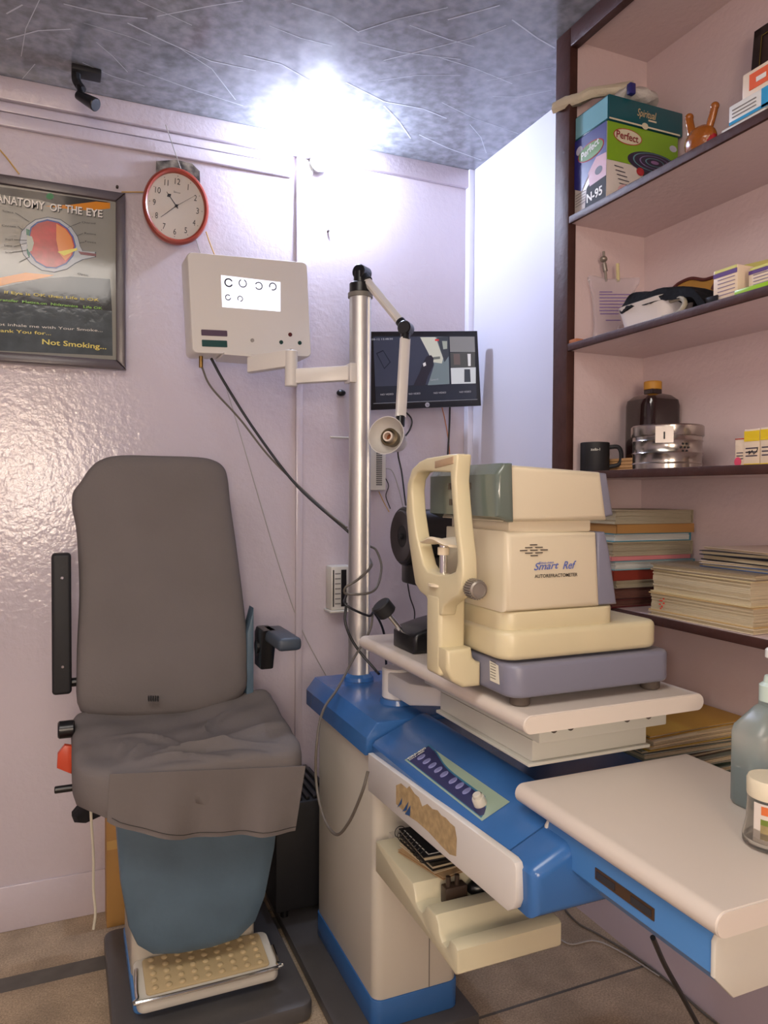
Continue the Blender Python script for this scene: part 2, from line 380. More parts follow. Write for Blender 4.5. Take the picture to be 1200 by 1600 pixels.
# apron flap hanging from seat front
b=B(); vs=[];fs=[]; nx,nz=60,14
for j in range(nz+1):
    t=j/nz
    for i in range(nx+1):
        s_=i/nx; x=.088+s_*(.540-.088)-.006*t*(1-s_)-.022*t*s_
        z0=.676-.046*s_; z1=.568-.062*min(1,s_*2.6)**.8-.038*s_; z=z0+(z1-z0)*t
        y=1.737-.012*math.sin(s_*9)*t-.006*math.sin(s_*23+1)*t+.012*t-.01*math.exp(-((s_-.78)/.05)**2)*t
        vs.append((x,y,z))
for k in range((nx+1)*(nz+1)): x,y,z=vs[k]; vs.append((x,y+.004,z))
K=(nx+1)*(nz+1)
for j in range(nz):
    for i in range(nx):
        a=j*(nx+1)+i; fs.append([a,a+1,a+nx+2,a+nx+1]); fs.append([K+a,K+a+nx+1,K+a+nx+2,K+a+1])
for i in range(nx): a=nz*(nx+1)+i; fs.append([a,a+1,K+a+1,K+a]); fs.append([i,K+i,K+i+1,i+1])
for j in range(nz):
    a=j*(nx+1); fs.append([a,a+nx+1,K+a+nx+1,K+a]); a+=nx; fs.append([a,K+a,K+a+nx+1,a+nx+1])
b.add(vs,fs); b.build('seat_apron',fabric,ch,60)
b=B(); b.tube([V((.092+.428*t,1.7345-.012*math.sin(t*9)*.93-.006*math.sin(t*23+1)*.93+.010-.01*math.exp(-((t-.78)/.05)**2),.676-.046*t+((.568-.062*min(1,t*2.6)**.8-.038*t)-(.676-.046*t))*.93)) for t in [k/24 for k in range(25)]],.0007,5,False); b.build('hem_stitch',blackm,ch)
# armrests
b=B(); b.prism(rrect(-.034,.014,.765,1.138,.010),'y',2.12,2.175,.008,3); 
ar=b.build('raised_armrest',blackm,ch); ar['label']='black armrest folded up'
for z in (.84,1.075,.905): B().cyl((-.008,2.118,z),(-.008,2.124,z),.0035).build('screw',chrome,ar) if z!=.905 else None
b=B(); b.use(black); b.prism([(2.06,.80),(2.13,.80),(2.13,.90),(2.11,.917),(2.02,.917),(2.03,.89)],'x',.505,.545,.006)
b.use(mat('slate_blue_vinyl',(62,72,84),.45)); b.box(.512,.578,1.89,2.10,.882,.917,.012,3)
b.build('armrest',black,ch)
B().cyl((.50,2.09,.86),(.545,2.09,.86),.02).build('armrest_pivot',black,ch)
B().cyl((.0,2.15,.79),(.06,2.15,.79),.012,bev=.002).build('armrest_pivot',black,ch)
# lever, knob, tag at the left side
B().cyl((-.01,1.99,.64),(.06,1.99,.64),.008).build('lever_shaft',black,ch)
B().cyl((-.02,2.03,.70),(.02,2.03,.70),.022,bev=.004).build('recline_knob',black,ch)
B().prism([(-.022,.62),(.012,.60),(.014,.67),(-.004,.675),(-.020,.655)],'y',1.98,2.0,.004).build('orange_lever',red,ch)
B().cyl((-.028,2.0,.56),(.06,2.0,.56),.009,bev=.002).build('lever',black,ch)

# cord hanging
pts=[P(x,y,'y',2.06) for x,y in ((141,1243),(143,1290),(146,1340),(146,1390),(149,1425),(146,1452))]
single('hanging_cord',B().tube(pts,.0035),mat('off_white_cord',(206,200,180),.8),'off-white knotted string hanging down below the left edge of the chair seat','string')
# black cloth bundle under the seat, hanging behind
b=B(); q=[P(x,y,'y',2.2) for x,y in ((112,1275),(125,1262),(137,1248),(175,1238),(200,1240),(195,1262),(160,1272),(130,1286),(116,1285))]
b.pillow([(p.x,p.z) for p in q],Fr((0,2.2,0),(1,0,0),(0,0,1)),[(.8,-.06),(1,-.03),(1,.0),(.8,.02)])
single('cloth_bundle',b,mat('black_cloth',(22,20,24),.9,bump=.6,bscale=30),'crumpled black cloth bundle tucked under the chair seat at its left','cloth')
# cardboard carton
ct=thing('cardboard_carton','tan cardboard carton standing by the wall behind the chair','box',(.22,2.37,0))
card=mat('tan_cardboard',(182,138,76),.6,var=.08)
B().box(.108,.30,2.33,2.425,0,.36,.002).build('carton_body',card,ct)
b=B(); b.box(.109,.30,2.3285,2.33,.235,.262); b.build('packing_tape',mat('clear_tape',(205,165,95),.15),ct)
b=B()
for (x0,x1,z0,z1) in ((.163,.166,.06,.2),(.163,.23,.2,.203),(.163,.23,.06,.063)): b.box(x0,x1,2.3285,2.33,z0,z1)
b.build('printed_frame',mat('brown_ink',(90,55,30),.7),ct)

# black cabinet (speaker-like box) between chair and stand
bx=thing('black_box_unit','black boxy unit with ribbed top on the floor between the chair and the refraction stand','box',(.66,2.25,0))
B().box(.568,.76,2.12,2.40,.05,.375,.008).build('body',blackm,bx)
b=B()
for k in range(8): b.box(.572+k*.023,.584+k*.023,2.13,2.39,.375,.385,.002)
b.build('top_ribs',black,bx)
b=B()
for x in (.60,.74):
    for y in (2.14,2.28): b.cyl((x,y,.0305),(x,y,.052),.012)
b.build('rubber_feet',black,bx)

# =====================================================================
# REFRACTION UNIT
# =====================================================================
ru=thing('refraction_unit','blue and cream ophthalmic instrument stand with column, pole, control console and white tables','instrument stand',(.78,1.8,0))
B().box(.585,.925,1.545,2.30,0,.03,.004).build('base_plate',dark_slab,ru)
b=B(); b.use(blue); b.prism(rrect(.662,.893,1.588,2.03,.025),'z',.03,.098,.003); b.use(cream2); b.prism(rrect(.665,.890,1.591,2.028,.025),'z',.098,.70,.002)
b.build('column',cream2,ru)
B().box(.8085,.810,1.589,1.5935,.10,.60).build('column_seam',mat('seam_grey',(110,104,95),.7),ru)
# blue cover, rear part (chamfered)
b=B(); b.prism([(.645,.685),(.645,.728),(.672,.762),(.905,.762),(.925,.74),(.925,.685)],'y',1.60,2.075,.006); b.build('rear_cover',blue,ru)
# console front
b=B()
CP=[(.652,.690),(.652,.716),(.660,.726),(.775,.776),(.79,.777),(.815,.758),(1.08,.758),(1.10,.74),(1.10,.69)]
b.prism(CP,'y',1.0,1.585,.006)
b.build('console',blue,ru)
b=B(); b.prism([(.655,.645),(.652,.716),(.660,.726),(.775,.776),(.79,.777),(.83,.757),(1.08,.757),(1.08,.645)],'y',.935,1.03,.020,5); b.build('console_nose',blue,ru)
b=B(); b.box(.70,1.08,.945,1.58,.655,.70,.004); b.build('console_underside',blue,ru)
# control panel plate on the sloping face
pa=V((.640,1.50,.756)); sl=V((.115,0,.050)).normalized()
cf=Fr((.6665,1.432,.7292),(0,-1,0),sl)   # a along -Y, b up the slope
nrm_s=cf.n
if nrm_s.z<0: cf.n=-cf.n
Lp,Wp=.322,.062
b=B(); navy=mat('navy_print',(36,38,84),.3); pale=mat('pale_green_print',(150,170,150),.35); teal=mat('teal_line',(46,110,140),.35)
b.use(pale); b.poly([(0,0),(Lp,0),(Lp,Wp),(0,Wp)],cf,.0006)
cur=[(0+Lp*t, Wp*(.93-.55*t+.30*math.sin(t*PI*1.9-.2)*.6+.38*max(0,(t-.55))*1.6 if t<2 else 0)) for t in [k/24 for k in range(25)]]
cur=[(Lp*t,Wp*(1-.36/(1+math.exp(-(t-.22)*14))-.0*t)) for t in [k/24 for k in range(21)]]
cur=[(x,y if x/Lp<.55 else y-(0)) for x,y in cur]+[(Lp*.87,Wp*.50),(Lp*.92,Wp*.38),(Lp*.955,Wp*.2),(Lp*.965,.002)]
b.use(teal); b.poly([(.004,.0035)]+[(x,y+.003) for x,y in cur[::1]][::1][:-1]+[(Lp*.975,.0035)],cf,.0009)
b.use(navy); b.poly([(.006,.005)]+[(x+.004,y-.001) for x,y in cur[:-1]]+[(Lp*.955,.005)],cf,.0012)
pl=b.build('control_panel',navy,ru)
for k,tx in enumerate((.030,.056,.082,.108,.134,.170,.197,.224)):
    b=B(); b.add([cf.p(tx+p[0],.028+p[1],.0035) for p in ell(0,0,.0058,.0095)],[list(range(28))]); b.pillow(ell(tx,.028,.0058,.0095),cf,[(1,.0012),(1,.0028),(.85,.0035)])
    o=b.build('button',mat('pale_violet_button',(150,152,200),.3),ru)
b=B(); b.use(cream2); b.lathe([(.0125,0),(.012,.013),(.011,.015),(.0085,.015),(.008,.021),(.007,.022)],cf.p(.280,.024,.001),cf.n); b.build('control_knob',cream2,ru)
b=B(); b.lathe([(.010,0),(.009,.002),(.004,.003)],cf.p(.252,.034,.001),cf.n); b.build('dial_socket',mat('olive_metal',(90,80,60),.4,metal=.5),ru)
b=B(); b.use(mat('white_print',(225,225,215),.4))
textmesh(b,'OU-400',cf.p(.0105,.005,.002),cf.p(.0105,.052,.002),cf.r*-1,.0075,.0008,nrm=cf.n,bold=.02)
textmesh(b,'OU-400',cf.p(.0175,.005,.002),cf.p(.0175,.044,.002),cf.r*-1,.005,.0008,nrm=cf.n,bold=.02)
b.use(navy)
for (a,c_) in ((.036,.055),(.043,.051),(.040,.059),(.050,.053)): 
    o1=ell(a,c_,.003,.0042,12); b.add([cf.p(p[0],p[1],.0016) for p in o1]+[cf.p(a+(p[0]-a)*.7,c_+(p[1]-c_)*.7,.0016) for p in o1],[[k,(k+1)%12,12+(k+1)%12,12+k] for k in range(12)])
b.build('panel_lettering',navy,ru)
# drawer with white front facing left
dr=B().box(.662,.90,1.06,1.50,.66,.688,.003); dr=dr.build('drawer',blackm,ru)
DXF=.640
b=B(); dq=[P(x,y,'x',DXF) for x,y in ((575,1177),(798,1341),(804,1349),(806,1358),(806,1408),(802,1420),(793,1424),(575,1235))]
b.prism([(p.y,p.z) for p in dq],'x',DXF,.655,.002); 
b.build('drawer_front',whitemetal,dr)
# worn veneer patch on the drawer front
worn=mat('worn_chipboard',(186,160,116),.85,var=.3,vscale=70)
ffr=Fr((DXF,0,0),(0,-1,0),(0,0,1))
px=[(619,1227),(627,1224),(636,1232),(640,1228),(648,1240),(655,1246),(660,1260),(668,1256),(676,1264),(684,1266),(690,1274),(697,1278),(704,1286),(711,1292),(714,1310),(713,1338),(703,1335),(690,1322),(670,1300),(652,1284),(640,1276),(619,1256)]
q=[P(x,y,'x',DXF) for x,y in px]
b=B(); b.add([V((DXF-.0004,p.y,p.z)) for p in q],[list(range(len(q)))]); b.build('worn_patch',worn,dr)
b=B(); 
for t in ([(621,1262),(629,1246),(628,1256)],[(629,1268),(639,1252),(636,1266)],[(633,1272),(642,1258),(641,1275)]):
    b.add([V((DXF-.0008,P(x,y,'x',DXF).y,P(x,y,'x',DXF).z)) for x,y in t],[[0,1,2]])
b.build('blue_logo_remnant',mat('blue_ink',(40,80,130),.5),dr)
# accessory tray (stepped), facing left, profile along Y extruded in X
prof=[(1.56,.43),(1.56,.50),(1.54,.505),(1.36,.500),(1.352,.488),(1.345,.468),(1.335,.462),(1.318,.462),(1.308,.470),(1.30,.484),(1.288,.488),(1.258,.488),(1.247,.478),(1.240,.458),(1.230,.450),(1.215,.450),(1.207,.457),(1.203,.468),(1.197,.474),(1.178,.474),(1.170,.468),(1.170,.425),(1.178,.418),(1.26,.425)]
b=B(); b.prism(prof,'x',.652,.885,.006); b.build('accessory_tray',mat('cream_tray',(206,198,168),.35),ru)
B().box(.70,.86,1.54,1.60,.42,.50).build('tray_bracket',cream2,ru)
B().box(.70,.745,1.00,1.05,.62,.66,.004).build('drawer_stop',blackm,ru)
# right hand table
tt=B(); 
prof=rrect(0,.40,-.0165,.0165,.0160,6)
def slab(x0,x1,y0,y1,z0,z1,name,parent,ends=True):
    r=(z1-z0)/2-.0005; pr=rrect(x0,x1,z0,z1,r,6)
    b=B(); b.use(ivory); b.prism(pr,'y',y0,y1,.0015,1); o=b.build(name,ivory,parent)
    b=B(); pr2=rrect(x0+.0012,x1-.0012,z0+.001,z1-.001,r-.001,6); b.prism(pr2,'y',y0-.0012,y0+.0005); b.build('edge_band',ivory_edge,o); return o
tb1=slab(.705,1.105,.640,1.068,.772,.805,'side_table_top',ru)
b=B(); b.prism([(.728,.772),(.724,.755),(.724,.715),(.755,.684),(1.05,.684),(1.05,.772)],'y',.662,1.00,.003); sb=b.build('side_table_box',blue2,ru)
b=B(); b.prism([(.731,.771),(.722,.757),(.722,.713),(.754,.681),(1.052,.681),(1.052,.771)],'y',.655,.663,.002); b.build('end_plate',whitep,sb)
b=B(); b.prism([(.731,.771),(.722,.757),(.722,.713),(.754,.681),(1.052,.681),(1.052,.771)],'y',.999,1.006,.002); b.build('end_plate',whitep,sb)
b=B(); q=[P(x,y,'x',.7232) for x,y in ((930,1378),(1022,1443),(1022,1454),(930,1391))]
b.prism([(q[0].y,.7455),(q[1].y,.7455),(q[1].y,.7285),(q[0].y,.7285)],'x',.7225,.7245); hl=b.build('recessed_handle',mat('bronze_recess',(84,62,44),.35,metal=.3),sb)
for yy in (q[0].y-.004,q[1].y+.044): B().prism([(yy,.742),(yy-.04,.742),(yy-.04,.732),(yy,.732)],'x',.7215,.7226).build('handle_insert',mat('dark_glass',(50,50,56),.15),hl)
B().box(.80,.90,.99,1.05,.70,.76).build('table_mount',whitemetal,ru)
# swing arm + upper table
hub=V((.79,1.745,0))
b=B(); b.cyl((hub.x,hub.y,.760),(hub.x,hub.y,.774),.048,.044,32); b.build('hub_collar',blue,ru)
b=B(); b.cyl((hub.x,hub.y,.774),(hub.x,hub.y,.852),.040,n=32,bev=.003)
b.prism([(hub.y+.02,.792),(1.60,.792),(1.42,.838),(1.30,.838),(1.30,.872),(1.45,.872),(1.60,.846),(hub.y+.02,.846)],'x',hub.x-.035,hub.x+.045,.005)
b.build('swing_arm',whitemetal,ru)
b=B(); b.prism([(.745,.835),(.745,.872),(1.0,.872),(1.0,.835)],'y',1.075,1.42,.002)
b.box(.735,1.005,1.07,1.42,.828,.834,.001)
b.box(.745,1.03,1.055,1.50,.872,.898,.003)
sl_=b.build('slide_rail',mat('grey_white_metal',(190,190,180),.4),ru)
for x in (.775,.81,.935,.985): B().cyl((x,1.053,.895),(x,1.075,.895),.007).build('bolt',mat('dark_bolt',(90,84,78),.5,metal=.6),sl_)
tb2=slab(.700,1.100,1.035,1.790,.898,.930,'upper_table_top',ru)
# pole
b=B(); b.use(alu); 
prf=[]
for k in range(48):
    a=2*PI*k/48; r=.0315
    if abs(((a-math.radians(-62)+PI)%(2*PI))-PI)<.10 or abs(((a-math.radians(118)+PI)%(2*PI))-PI)<.10: r=.027
    prf.append((.782+r*math.cos(a),2.0+r*math.sin(a)))
b.prism(prf,'z',.765,1.865); b.build('pole',alu,ru)
B().lathe([(.044,0),(.042,.012),(.034,.02)],(.782,2.0,.760)).build('pole_collar',blue,ru)
b=B(); b.cyl((.782,2.0,1.862),(.782,2.0,1.874),.036); b.build('pole_ring',mat('grey_plastic',(120,116,108),.5),ru)
b=B(); b.cyl((.782,2.0,1.874),(.782,2.0,1.903),.032,bev=.002); b.build('pole_cap',black,ru)
# lamp
j0=V((.785,2.0,1.93)); j1=P(634,513,'y',1.84); j2=P(626,652,'y',1.79)
b=B(); b.cyl((.782,2.0,1.90),(.782,2.0,1.935),.020); b.cyl(j0+V((-.016,-.012,.004)),j0+V((.02,.014,.004)),.021,bev=.003)
dd=(j1-j0).normalized(); b.cyl(j0,j0+dd*.035,.016); b.build('lamp_joint',black,ru)
def flatarm(a,b_,w_,t_):
    d=(b_-a); f=Fr(a,V((1,0,0)),d); 
    zz=d.normalized(); side=zz.cross(V((0,-1,.0))).normalized(); nn=zz.cross(side)
    vs=[];
    for p in (a,b_):
        for (s_,n_) in ((-1,-.6),(-.6,-1),(.6,-1),(1,-.6),(1,.6),(.6,1),(-.6,1),(-1,.6)): vs.append(p+side*s_*w_+nn*n_*t_)
    fs=[[k,(k+1)%8,8+(k+1)%8,8+k] for k in range(8)]+[list(range(8))[::-1],list(range(8,16))]
    return vs,fs
b=B(); b.add(*flatarm(j0+dd*.03,j1-dd*.02,.0115,.009)); b.build('lamp_upper_arm',whitemetal,ru)
d2=(j2-j1).normalized()
b=B(); b.cyl(j1+V((-.012,-.012,0)),j1+V((.014,.014,0)),.019,bev=.003); b.cyl(j1,j1+d2*.034,.013); b.cyl(j1,j1-dd*.03,.014); b.build('lamp_elbow',black,ru)
b=B(); b.add(*flatarm(j1+d2*.03,j2,.0135,.009)); b.build('lamp_lower_arm',whitemetal,ru)
b=B(); b.cyl(j2-d2*.002,j2+d2*.024,.012); b.build('lamp_swivel',black,ru)
sc=P(603,680,'y',1.76); ax=V((-.72,-.66,.16)).normalized(); 
b=B(); prof=[(.018,-.085),(.026,-.082),(.030,-.06),(.034,-.04),(.043,-.025),(.048,-.008),(.050,0),(.0485,0),(.0465,-.009),(.041,-.025),(.030,-.038),(.024,-.045)]
b.lathe(prof,sc,ax,36,cap=True); lsh=b.build('lamp_shade',whitemetal,ru,50)
b=B(); b.lathe([(.022,-.045),(.024,-.02),(.018,-.016),(.017,-.03)],sc,ax,24); b.build('bulb_holder_ring',mat('aged_brass',(110,98,78),.4,metal=.7),lsh)
b=B(); b.lathe([(.0135,-.032),(.0135,-.010),(.0095,-.010),(.0095,-.028)],sc,ax,24,cap=False); b.build('bulb_socket',mat('ceramic_white',(220,205,190),.4),lsh)
b=B(); b.lathe([(.0092,-.027),(.002,-.026)],sc,ax,20); b.build('socket_contact',mat('copper',(150,90,60),.4,metal=.6),lsh)
# chart arm
e1=P(455,575,'y',2.06); a0=P(390,570,'y',2.16); pm=V((.765,2.0,0)); 
za=P(540,582,'y',2.0).z
b=B()
def bar(b,a,c_,h,w_,b0=.004):
    d=(c_-a); L=V((d.x,d.y,0)).length; T=Matrix.Translation(a)@Matrix.Rotation(math.atan2(d.y,d.x),4,'Z')
    b.prism([(0,-h/2),(L,-h/2+d.z),(L,h/2+d.z),(0,h/2)],'y',-w_/2,w_/2,b0,T=T)
bar(b,V((e1.x+.01,e1.y,P(465,588,'y',2.05).z)),V((.765,2.0,za)),.042,.03); b.build('chart_arm_lower',whitemetal,ru)
b=B(); bar(b,V((a0.x,a0.y,a0.z)),V((e1.x,e1.y,P(455,560,'y',2.06).z)),.048,.03); b.build('chart_arm_upper',whitemetal,ru)
b=B(); b.cyl(V((e1.x,e1.y,P(455,604,'y',2.06).z)),V((e1.x,e1.y,P(455,548,'y',2.06).z)),.018,bev=.002); b.build('chart_arm_pivot',whitemetal,ru)
B().box(.742,.765,1.975,2.025,za-.03,za+.025,.003).build('arm_clamp',whitemetal,ru)

# cable loops on the stand
gcab=mat('grey_cable',(96,90,82),.5); kcab=mat('black_cable',(26,26,28),.45); pcab=mat('pale_cable',(170,165,158),.6)
def cable(name,px,r,m,label,cat='cable',group=None):
    pts=[P(x,y,a,v) for (x,y,a,v) in px]
    return single(name,B().tube(pts,r),m,label,cat,group)
cable('cable',[(330,560,'y',2.24),(352,600,'y',2.22),(400,675,'y',2.18),(465,760,'y',2.12),(541,828,'y',2.03),(576,862,'y',2.04)],.0042,kcab,'thick black cable drooping from the chart box to the pole')
cable('cable',[(315,572,'y',2.24),(330,605,'y',2.24),(375,655,'y',2.2),(425,718,'y',2.16),(500,790,'y',2.08),(542,824,'y',1.995)],.003,gcab,'thin grey cable with brass connector hanging under the chart box beside the black one')
cable('cable',[(577,872,'y',2.04),(580,885,'y',1.98),(560,905,'y',1.955),(540,918,'y',1.96),(542,928,'y',1.97),(575,927,'y',1.955),(590,915,'y',1.97),(596,885,'y',2.0),(588,860,'y',2.02),(577,853,'y',2.04)],.0035,gcab,'grey cable looped around the pole at the wall meter height')
cable('cable',[(541,930,'y',2.0),(540,945,'y',1.96),(575,962,'y',1.955),(585,958,'y',1.97),(600,990,'y',2.0),(604,1048,'y',2.04)],.0035,kcab,'black cable wrapped low around the pole and falling behind the table')
cable('cable',[(541,942,'y',1.99),(540,975,'y',1.97),(556,1010,'y',1.96),(585,1045,'y',1.93),(592,1053,'y',1.90)],.004,kcab,'black cable curving from the pole down to the swing arm hub')
cable('cable',[(583,950,'y',1.97),(578,985,'y',1.95),(552,1030,'y',1.92),(528,1075,'y',1.85),(505,1110,'x',.60),(495,1160,'x',.57),(494,1220,'x',.57),(505,1275,'x',.57),(525,1304,'x',.575),(545,1285,'x',.58),(565,1240,'x',.585),(575,1205,'x',.60)],.0035,gcab,'long grey cable hanging in a loop over the side of the stand column')
# =====================================================================
# VISION CHART BOX
# =====================================================================
vb=thing('vision_chart_box','white metal vision chart box with lit screen of ring symbols, on the swing arm','eye chart',(.51,2.24,1.70))
TL=V((.325,2.19,1.992)); TR=V((.685,2.20,2.006)); BL=V((.338,2.19,1.702)); BR=V((.70,2.20,1.720))
vfr=Fr(BL,BR-BL,TL-BL)
if vfr.n.y>0: vfr.n=-vfr.n
Wb,Hb=.362,.288
b=B(); b.pillow(rrect(0,Wb,0,Hb,.014,6),vfr,[(1,-.095),(1,-.004),(.99,.0),(.985,.001)]); vo=b.build('housing',whitemetal,vb)
scr=mat('lit_screen',(236,240,255),.3,emit=.62)
b=B(); 
def vpx(x,y): 
    d=P(x,y,'y',2.2)-CO; t=(vfr.o-CO).dot(vfr.n)/d.dot(vfr.n); q=CO+d*t-vfr.o; return (q.dot(vfr.r),q.dot(vfr.u))
c=[vpx(*q) for q in ((345,430),(438,441),(438,487),(347,480))]
b.poly([c[0],c[1],c[2],c[3]],vfr,.0016); b.build('screen',scr,vb)
b=B(); b.use(mat('ring_black',(20,20,24),.5))
for (x,y,r,g,wd) in ((357,442,.0115,0,.30),(379,443,.0110,PI/2,.22),(404,447,.0105,PI,.24),(426,448,.0105,-2.4,.26),(356,465,.0078,0.3,.30),(375,467,.0075,-2.0,.28)):
    cx_,cy_=vpx(x,y); n=26; r*=1.12
    o1=[];o2=[]
    for k in range(n+1):
        a=g+.42+(2*PI-.84)*k/n; o1.append(vfr.p(cx_+r*math.cos(a),cy_+r*math.sin(a),.0024)); o2.append(vfr.p(cx_+r*(1-wd)*math.cos(a),cy_+r*(1-wd)*math.sin(a),.0024))
    b.add(o1+o2,[[k,k+1,n+2+k,n+1+k] for k in range(n)])
b.build('ring_symbols',black,vb)
for (c1,c2,mm) in (((314,515),(355,526),mat('smoked_violet',(92,76,92),.2)),((315,531),(355,543),mat('smoked_green',(44,78,76),.2))):
    p,q=vpx(*c1),vpx(*c2); B().pillow(rrect(p[0],q[0],min(p[1],q[1]),max(p[1],q[1]),.002),vfr,[(1,.001),(1,.003)]).build('sensor_window',mm,vb)
for (x,y,r,mm) in ((394,532,.0055,mat('grey_button',(150,145,140),.4)),(439,535,.006,mat('green_button',(24,62,56),.3)),(453,523,.006,mat('maroon_button',(80,26,24),.3)),(468,536,.006,mat('green_button',(24,62,56),.3)),(454,548,.0055,mat('grey_button',(150,145,140),.4))):
    p=vpx(x,y); B().pillow(ell(p[0],p[1],r,r,20),vfr,[(1,.001),(1,.004),(.8,.005)]).build('button',mm,vb)
p=P(314,556,'y',2.24); B().cyl(p,p+V((0,0,-.035)),.006,bev=.001).build('brass_connector',mat('brass',(150,120,70),.35,metal=.9),vb)
B().box(.42,.60,2.14,2.27,1.696,1.702).build('mount_plate',whitemetal,vb)

# =====================================================================
# POSTER, CLOCK, CARD
# =====================================================================
po=thing('framed_eye_poster','large framed poster reading Anatomy of the Eye in a dark frame on the back wall','poster',(-.02,2.40,1.67))
YP=2.385
def pp(x,y,d=0): 
    p=P(x,y,'y',YP); return V((p.x,p.y-d,p.z))
X0,X1,Z0,Z1=-.235,.172,1.672,2.203
fm=mat('gunmetal_frame',(84,76,80),.3,bump=.1,bscale=30); 
b=B(); wdt=.028
b.prism([(X0,Z0),(X1,Z0),(X1-wdt,Z0+wdt),(X0+wdt,Z0+wdt)],'y',YP,YP+.028,.006)
b.prism([(X0,Z1),(X1,Z1),(X1-wdt,Z1-wdt),(X0+wdt,Z1-wdt)],'y',YP,YP+.028,.006)
b.prism([(X0,Z0),(X0,Z1),(X0+wdt,Z1-wdt),(X0+wdt,Z0+wdt)],'y',YP,YP+.028,.006)
b.prism([(X1,Z0),(X1,Z1),(X1-wdt,Z1-wdt),(X1-wdt,Z0+wdt)],'y',YP,YP+.028,.006)
b.build('frame',fm,po)
b=B(); b.box(X0+.02,X1-.02,YP+.012,YP+.03,Z0+.02,Z1-.02); b.build('backing',black,po)
YQ=YP+.0115
gl=dict(rough=.08)
greyp=mat('poster_grey',(150,150,142),.08,bump=.12,bscale=9,dist=.004,var=.12,vscale=5)
darkp=mat('poster_dark',(58,58,58),.08,bump=.12,bscale=9,dist=.004)
def px_poly(b,pts,lay): b.add([V((P(x,y,'y',YQ).x,YQ-.0004*lay,P(x,y,'y',YQ).z)) for x,y in pts],[list(range(len(pts)))])
b=B(); b.use(greyp); b.add([V((X0+.027,YQ,Z0+.027)),V((X1-.027,YQ,Z0+.027)),V((X1-.027,YQ,Z1-.027)),V((X0+.027,YQ,Z1-.027))],[[0,1,2,3]])
b.use(darkp); px_poly(b,[(-36,290),(0,292),(60,300),(172,316),(150,318),(110,325),(60,312),(0,304),(-36,300)],1)
px_poly(b,[(-30,455),(20,445),(60,436),(110,432),(172,436),(175,486),(100,480),(0,472),(-32,470)],1)
b.use(mat('poster_slate',(88,96,100),.1,bump=.2,bscale=22,dist=.005,var=.3,vscale=22)); px_poly(b,[(-32,470),(0,472),(100,480),(175,486),(176,556),(0,548),(-30,546)],1)
b.use(mat('poster_orange',(216,140,48),.1)); px_poly(b,[(70,322),(110,320),(150,315),(172,317),(172,326),(140,329),(100,326)],2); px_poly(b,[(-34,440),(0,434),(40,426),(85,430),(60,436),(20,442),(-34,456)],2)
b.build('poster_print',greyp,po)
b=B(); 
def ering(pxc,lay,m): b.use(m); px_poly(b,pxc,lay)
c=(78,383)
outer=[(30,378),(33,362),(42,352),(55,343),(75,339),(95,343),(112,355),(122,370),(126,385),(130,393),(150,394),(150,402),(130,406),(118,412),(105,421),(85,426),(65,423),(48,412),(36,398)]
def scl(pts,k,cx=80,cy=383): return [(cx+(x-cx)*k,cy+(y-cy)*k) for x,y in pts]
ering(outer,3,mat('print_outline',(60,66,78),.2)); ering(scl(outer,.975),4,mat('print_pale',(170,176,182),.15))
ball=[(44,372),(48,355),(58,347),(74,343),(92,347),(106,357),(115,370),(119,385),(115,400),(104,413),(88,420),(72,419),(56,410),(46,397),(42,384)]
ering(ball,5,mat('print_blue',(44,70,140),.15)); ering(scl(ball,.94),6,mat('print_red',(186,50,56),.12,var=.35,vscale=40))
ering([(88,350),(102,358),(111,370),(115,385),(111,399),(102,408),(92,395),(88,375)],7,mat('print_orange_glow',(214,130,60),.12))
ering([(90,394),(120,388),(121,391),(100,400)],8,mat('print_yellow',(222,210,80),.2))
ering([(42,368),(50,370),(53,380),(50,392),(43,396)],7,mat('print_grey_lens',(170,176,160),.2)); ering([(41,358),(47,360),(46,369),(41,367)],8,mat('print_green',(40,110,90),.2)); ering([(42,388),(47,396),(46,404),(42,396)],8,mat('print_green',(40,110,90),.2))
ering([(122,393),(150,397),(150,401),(126,398)],8,mat('print_maroon',(110,30,40),.2))
ering(ell(78,307,6,5,16),3,mat('print_logo_green',(30,120,70),.2))
b.use(mat('print_line',(40,40,44),.4))
for (a,c_) in (((24,333),(46,347)),((28,354),(36,360)),((22,375),(42,376)),((22,386),(42,380)),((18,395),(44,391)),((30,410),(46,402)),((126,348),(106,356)),((130,365),(120,369)),((132,379),(124,380))):
    d=V((c_[0]-a[0],c_[1]-a[1])).normalized(); n=V((-d.y,d.x))*.35
    px_poly(b,[(a[0]+n.x,a[1]+n.y),(c_[0]+n.x,c_[1]+n.y),(c_[0]-n.x,c_[1]-n.y),(a[0]-n.x,a[1]-n.y)],8)
b.build('eye_diagram',greyp,po)
def pt(s,x0,y0,x1,y1,h,m,bold=0,shear=0):
    b=B(); textmesh(b,s,V((P(x0,y0,'y',YQ).x,YQ,P(x0,y0,'y',YQ).z)),V((P(x1,y1,'y',YQ).x,YQ,P(x1,y1,'y',YQ).z)),(0,0,1),h,.0036,nrm=(0,-1,0),bold=bold,shear=shear); b.build('lettering',m,po)
tw=mat('print_white',(226,222,212),.2); ty=mat('print_text_yellow',(216,200,90),.3); tg=mat('print_text_green',(130,190,60),.3); tk=mat('print_line',(40,40,44),.4)
pt('ANATOMY',-5,317,71,329.5,.0235,tk,.03); pt('OF',79,330.5,97,333,.0215,tk,.03); pt('THE',103,333,129,337,.0225,tk,.03); pt('EYE',136,338,161,341.5,.0225,tk,.03)
for o_ in range(1):
    pass
